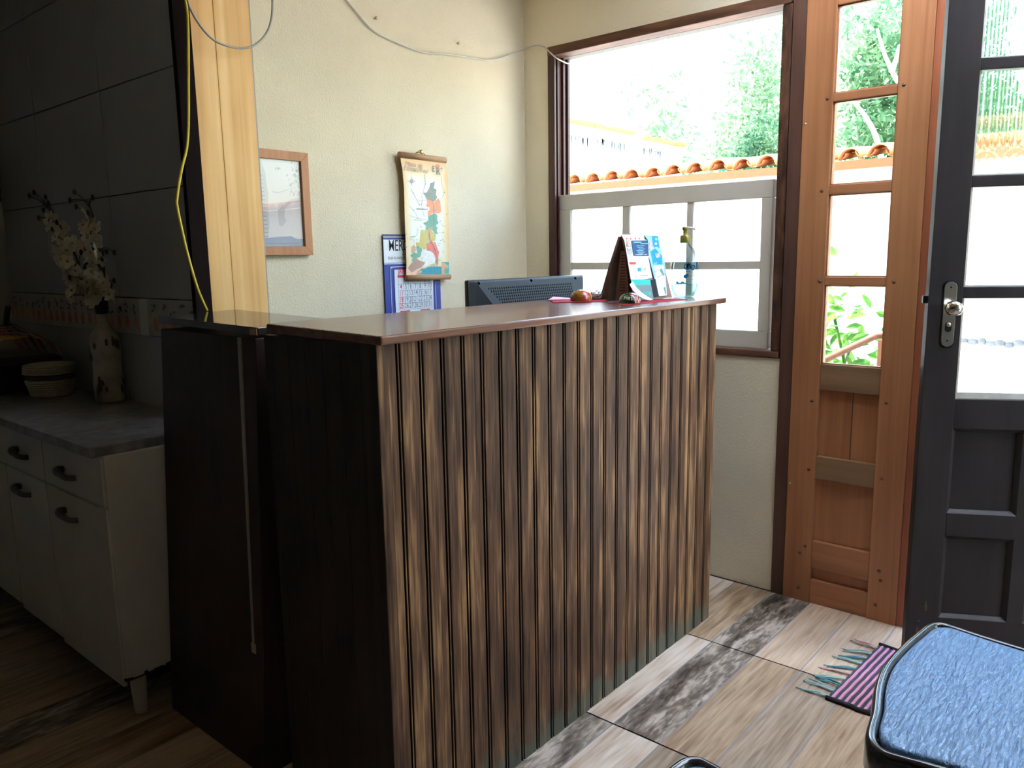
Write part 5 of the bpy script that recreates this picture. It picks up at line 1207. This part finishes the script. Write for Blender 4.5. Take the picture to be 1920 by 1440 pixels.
tree('dark green tree seen through the reeded glass of the door', (11.6, 1.7, .2), 3.6, [((11.5, 2.2, 2.9), (1.2, .6, 1.0)), ((11.6, 1.3, 3.0), (1.2, .8, 1.1)), ((12, 1.7, 4.1), (1.2, .9, .9)), ((12, 1.5, 5.0), (1.1, .7, .6))], 'leaf_deep', 8500, .075, 5)
tree('tall sparse tree far up the hillside above the other crowns', (18.5, 7.2, 1.4), 5.6, [((18.4, 8.0, 5.2), (1.4, 1.3, 1.0)), ((18.6, 6.9, 6.2), (1.5, 1.1, 1.2))], 'leaf_light', 1600, .10, 6)
tree('tall pale tree far up the hillside behind the white trunk', (18.2, 4.0, 2.2), 5.4, [((18.0, 4.4, 5.6), (1.3, .9, 1.3)), ((18.2, 3.4, 6.2), (1.3, .9, 1.2))], 'leaf_light', 3000, .09, 8)
# leafy shrub and stair rail close outside the sidelight
sb = thing('garden_shrub', 'large-leaved green shrub just outside behind the wooden handrail', 'shrub', (4.75, 1.4, -.16))
mb = MB(); rr = random.Random(12)
tips = []
for k in range(9):
    e = Vector((4.75+rr.uniform(-.25, .25), 1.48+rr.uniform(-.28, .26), .75+rr.uniform(-.2, .42))); tips.append(e); b_ = Vector((4.75+rr.uniform(-.05, .05), 1.42+rr.uniform(-.06, .06), -.16)); mb.tube(smooth_path([b_, (b_+e)/2+Vector((0, rr.uniform(-.08, .08), .1)), e], 5), .009, 'stem_dark' if k % 2 else 'leaf_big', 6)
mb.build('stem', sb)
mb = MB()
for k in range(330):
    c = rr.choice(tips)+Vector((rr.gauss(0, .12), rr.gauss(0, .12), rr.gauss(-.16, .24))); nn = Vector((-.7+rr.gauss(0, .5), rr.gauss(0, .6), .7+rr.gauss(0, .4))).normalized(); a = Vector((rr.gauss(0, 1), rr.gauss(0, 1), rr.gauss(-.2, .7))); a = (a-nn*a.dot(nn)).normalized(); s = nn.cross(a); L_ = rr.uniform(.028, .062)
    mb.add([c-a*L_, c-a*L_*.4+s*L_*.38+nn*.008, c+a*L_*.3+s*L_*.36+nn*.006, c+a*L_, c+a*L_*.3-s*L_*.36+nn*.006, c-a*L_*.4-s*L_*.38+nn*.008, c], [(6, 0, 1), (6, 1, 2), (6, 2, 3), (6, 3, 4), (6, 4, 5), (6, 5, 0)], 'leaf_big')
mb.build('foliage', sb)
hr = thing('handrail', 'brown wooden stair handrail outside the sidelight', 'handrail', (4.2, 1.12, -.16))
ra, rb, rc = at(1535, 680, 0, 4.2), at(1646, 628, 0, 4.2), at(1690, 624, 0, 4.2)
mb = MB(); mb.tube([ra-(rb-ra)*1.5, ra, rb, rc], .024, 'rail_wood', 4); mb.build('rail', hr)
pb = at(1657, 640, 0, 4.2)
mb = MB(); mb.box((4.175, pb.y-.022, -.16), (4.225, pb.y+.022, pb.z+.01), 'rail_wood', .004); mb.build('post', hr)
e_ = ra-(rb-ra)*1.5
mb = MB(); mb.box((4.175, e_.y-.022, -.16), (4.225, e_.y+.022, e_.z), 'rail_wood', .004); mb.build('post', hr)
# ------------------------------------------------------------------ LIGHT
wd = D.worlds.new('sky'); bpy.context.scene.world = wd; wd.use_nodes = True
nt = wd.node_tree; nt.nodes.clear()
sky = N(nt, 'ShaderNodeTexSky'); sky.sky_type = 'NISHITA'; sky.sun_disc = False; sky.sun_elevation = math.radians(58); sky.sun_rotation = math.radians(-12); sky.air_density = 1.6; sky.dust_density = 2.5; sky.ozone_density = 1.
bg = N(nt, 'ShaderNodeBackground'); bg.inputs[1].default_value = 1.12
wo = N(nt, 'ShaderNodeOutputWorld'); L(nt, sky.outputs[0], bg.inputs[0]); L(nt, bg.outputs[0], wo.inputs[0])
sun = D.lights.new('sun', 'SUN'); sun.energy = 18; sun.angle = math.radians(.6); sun.color = (1, .965, .91)
so = D.objects.new('sun', sun); COL.objects.link(so); so.location = (-3, 4, 9)
so.rotation_euler = Vector((.10, -.47, -.88)).to_track_quat('-Z', 'Y').to_euler()
# ------------------------------------------------------------------ CAMERA
cam = D.cameras.new('camera'); co = D.objects.new('camera', cam); COL.objects.link(co)
cam.sensor_fit = 'HORIZONTAL'; cam.sensor_width = 36; cam.lens = FPX/1920*36; cam.clip_start = .02; cam.clip_end = 200
co.matrix_world = Matrix(((AX_R.x, AX_U.x, -AX_F.x, 0), (AX_R.y, AX_U.y, -AX_F.y, 0), (AX_R.z, AX_U.z, -AX_F.z, EYE), (0, 0, 0, 1)))
sc = bpy.context.scene; sc.camera = co
sc.view_settings.view_transform = 'Standard'; sc.view_settings.look = 'None'; sc.view_settings.gamma = 1; sc.view_settings.exposure = .93; sc.view_settings.use_curve_mapping = False
sc.cycles.use_denoising = True
sc.cycles.max_bounces = 12; sc.cycles.diffuse_bounces = 6; sc.cycles.transparent_max_bounces = 16; sc.cycles.sample_clamp_indirect = 8
for o in D.objects:
    if 'origin' in o: del o['origin']
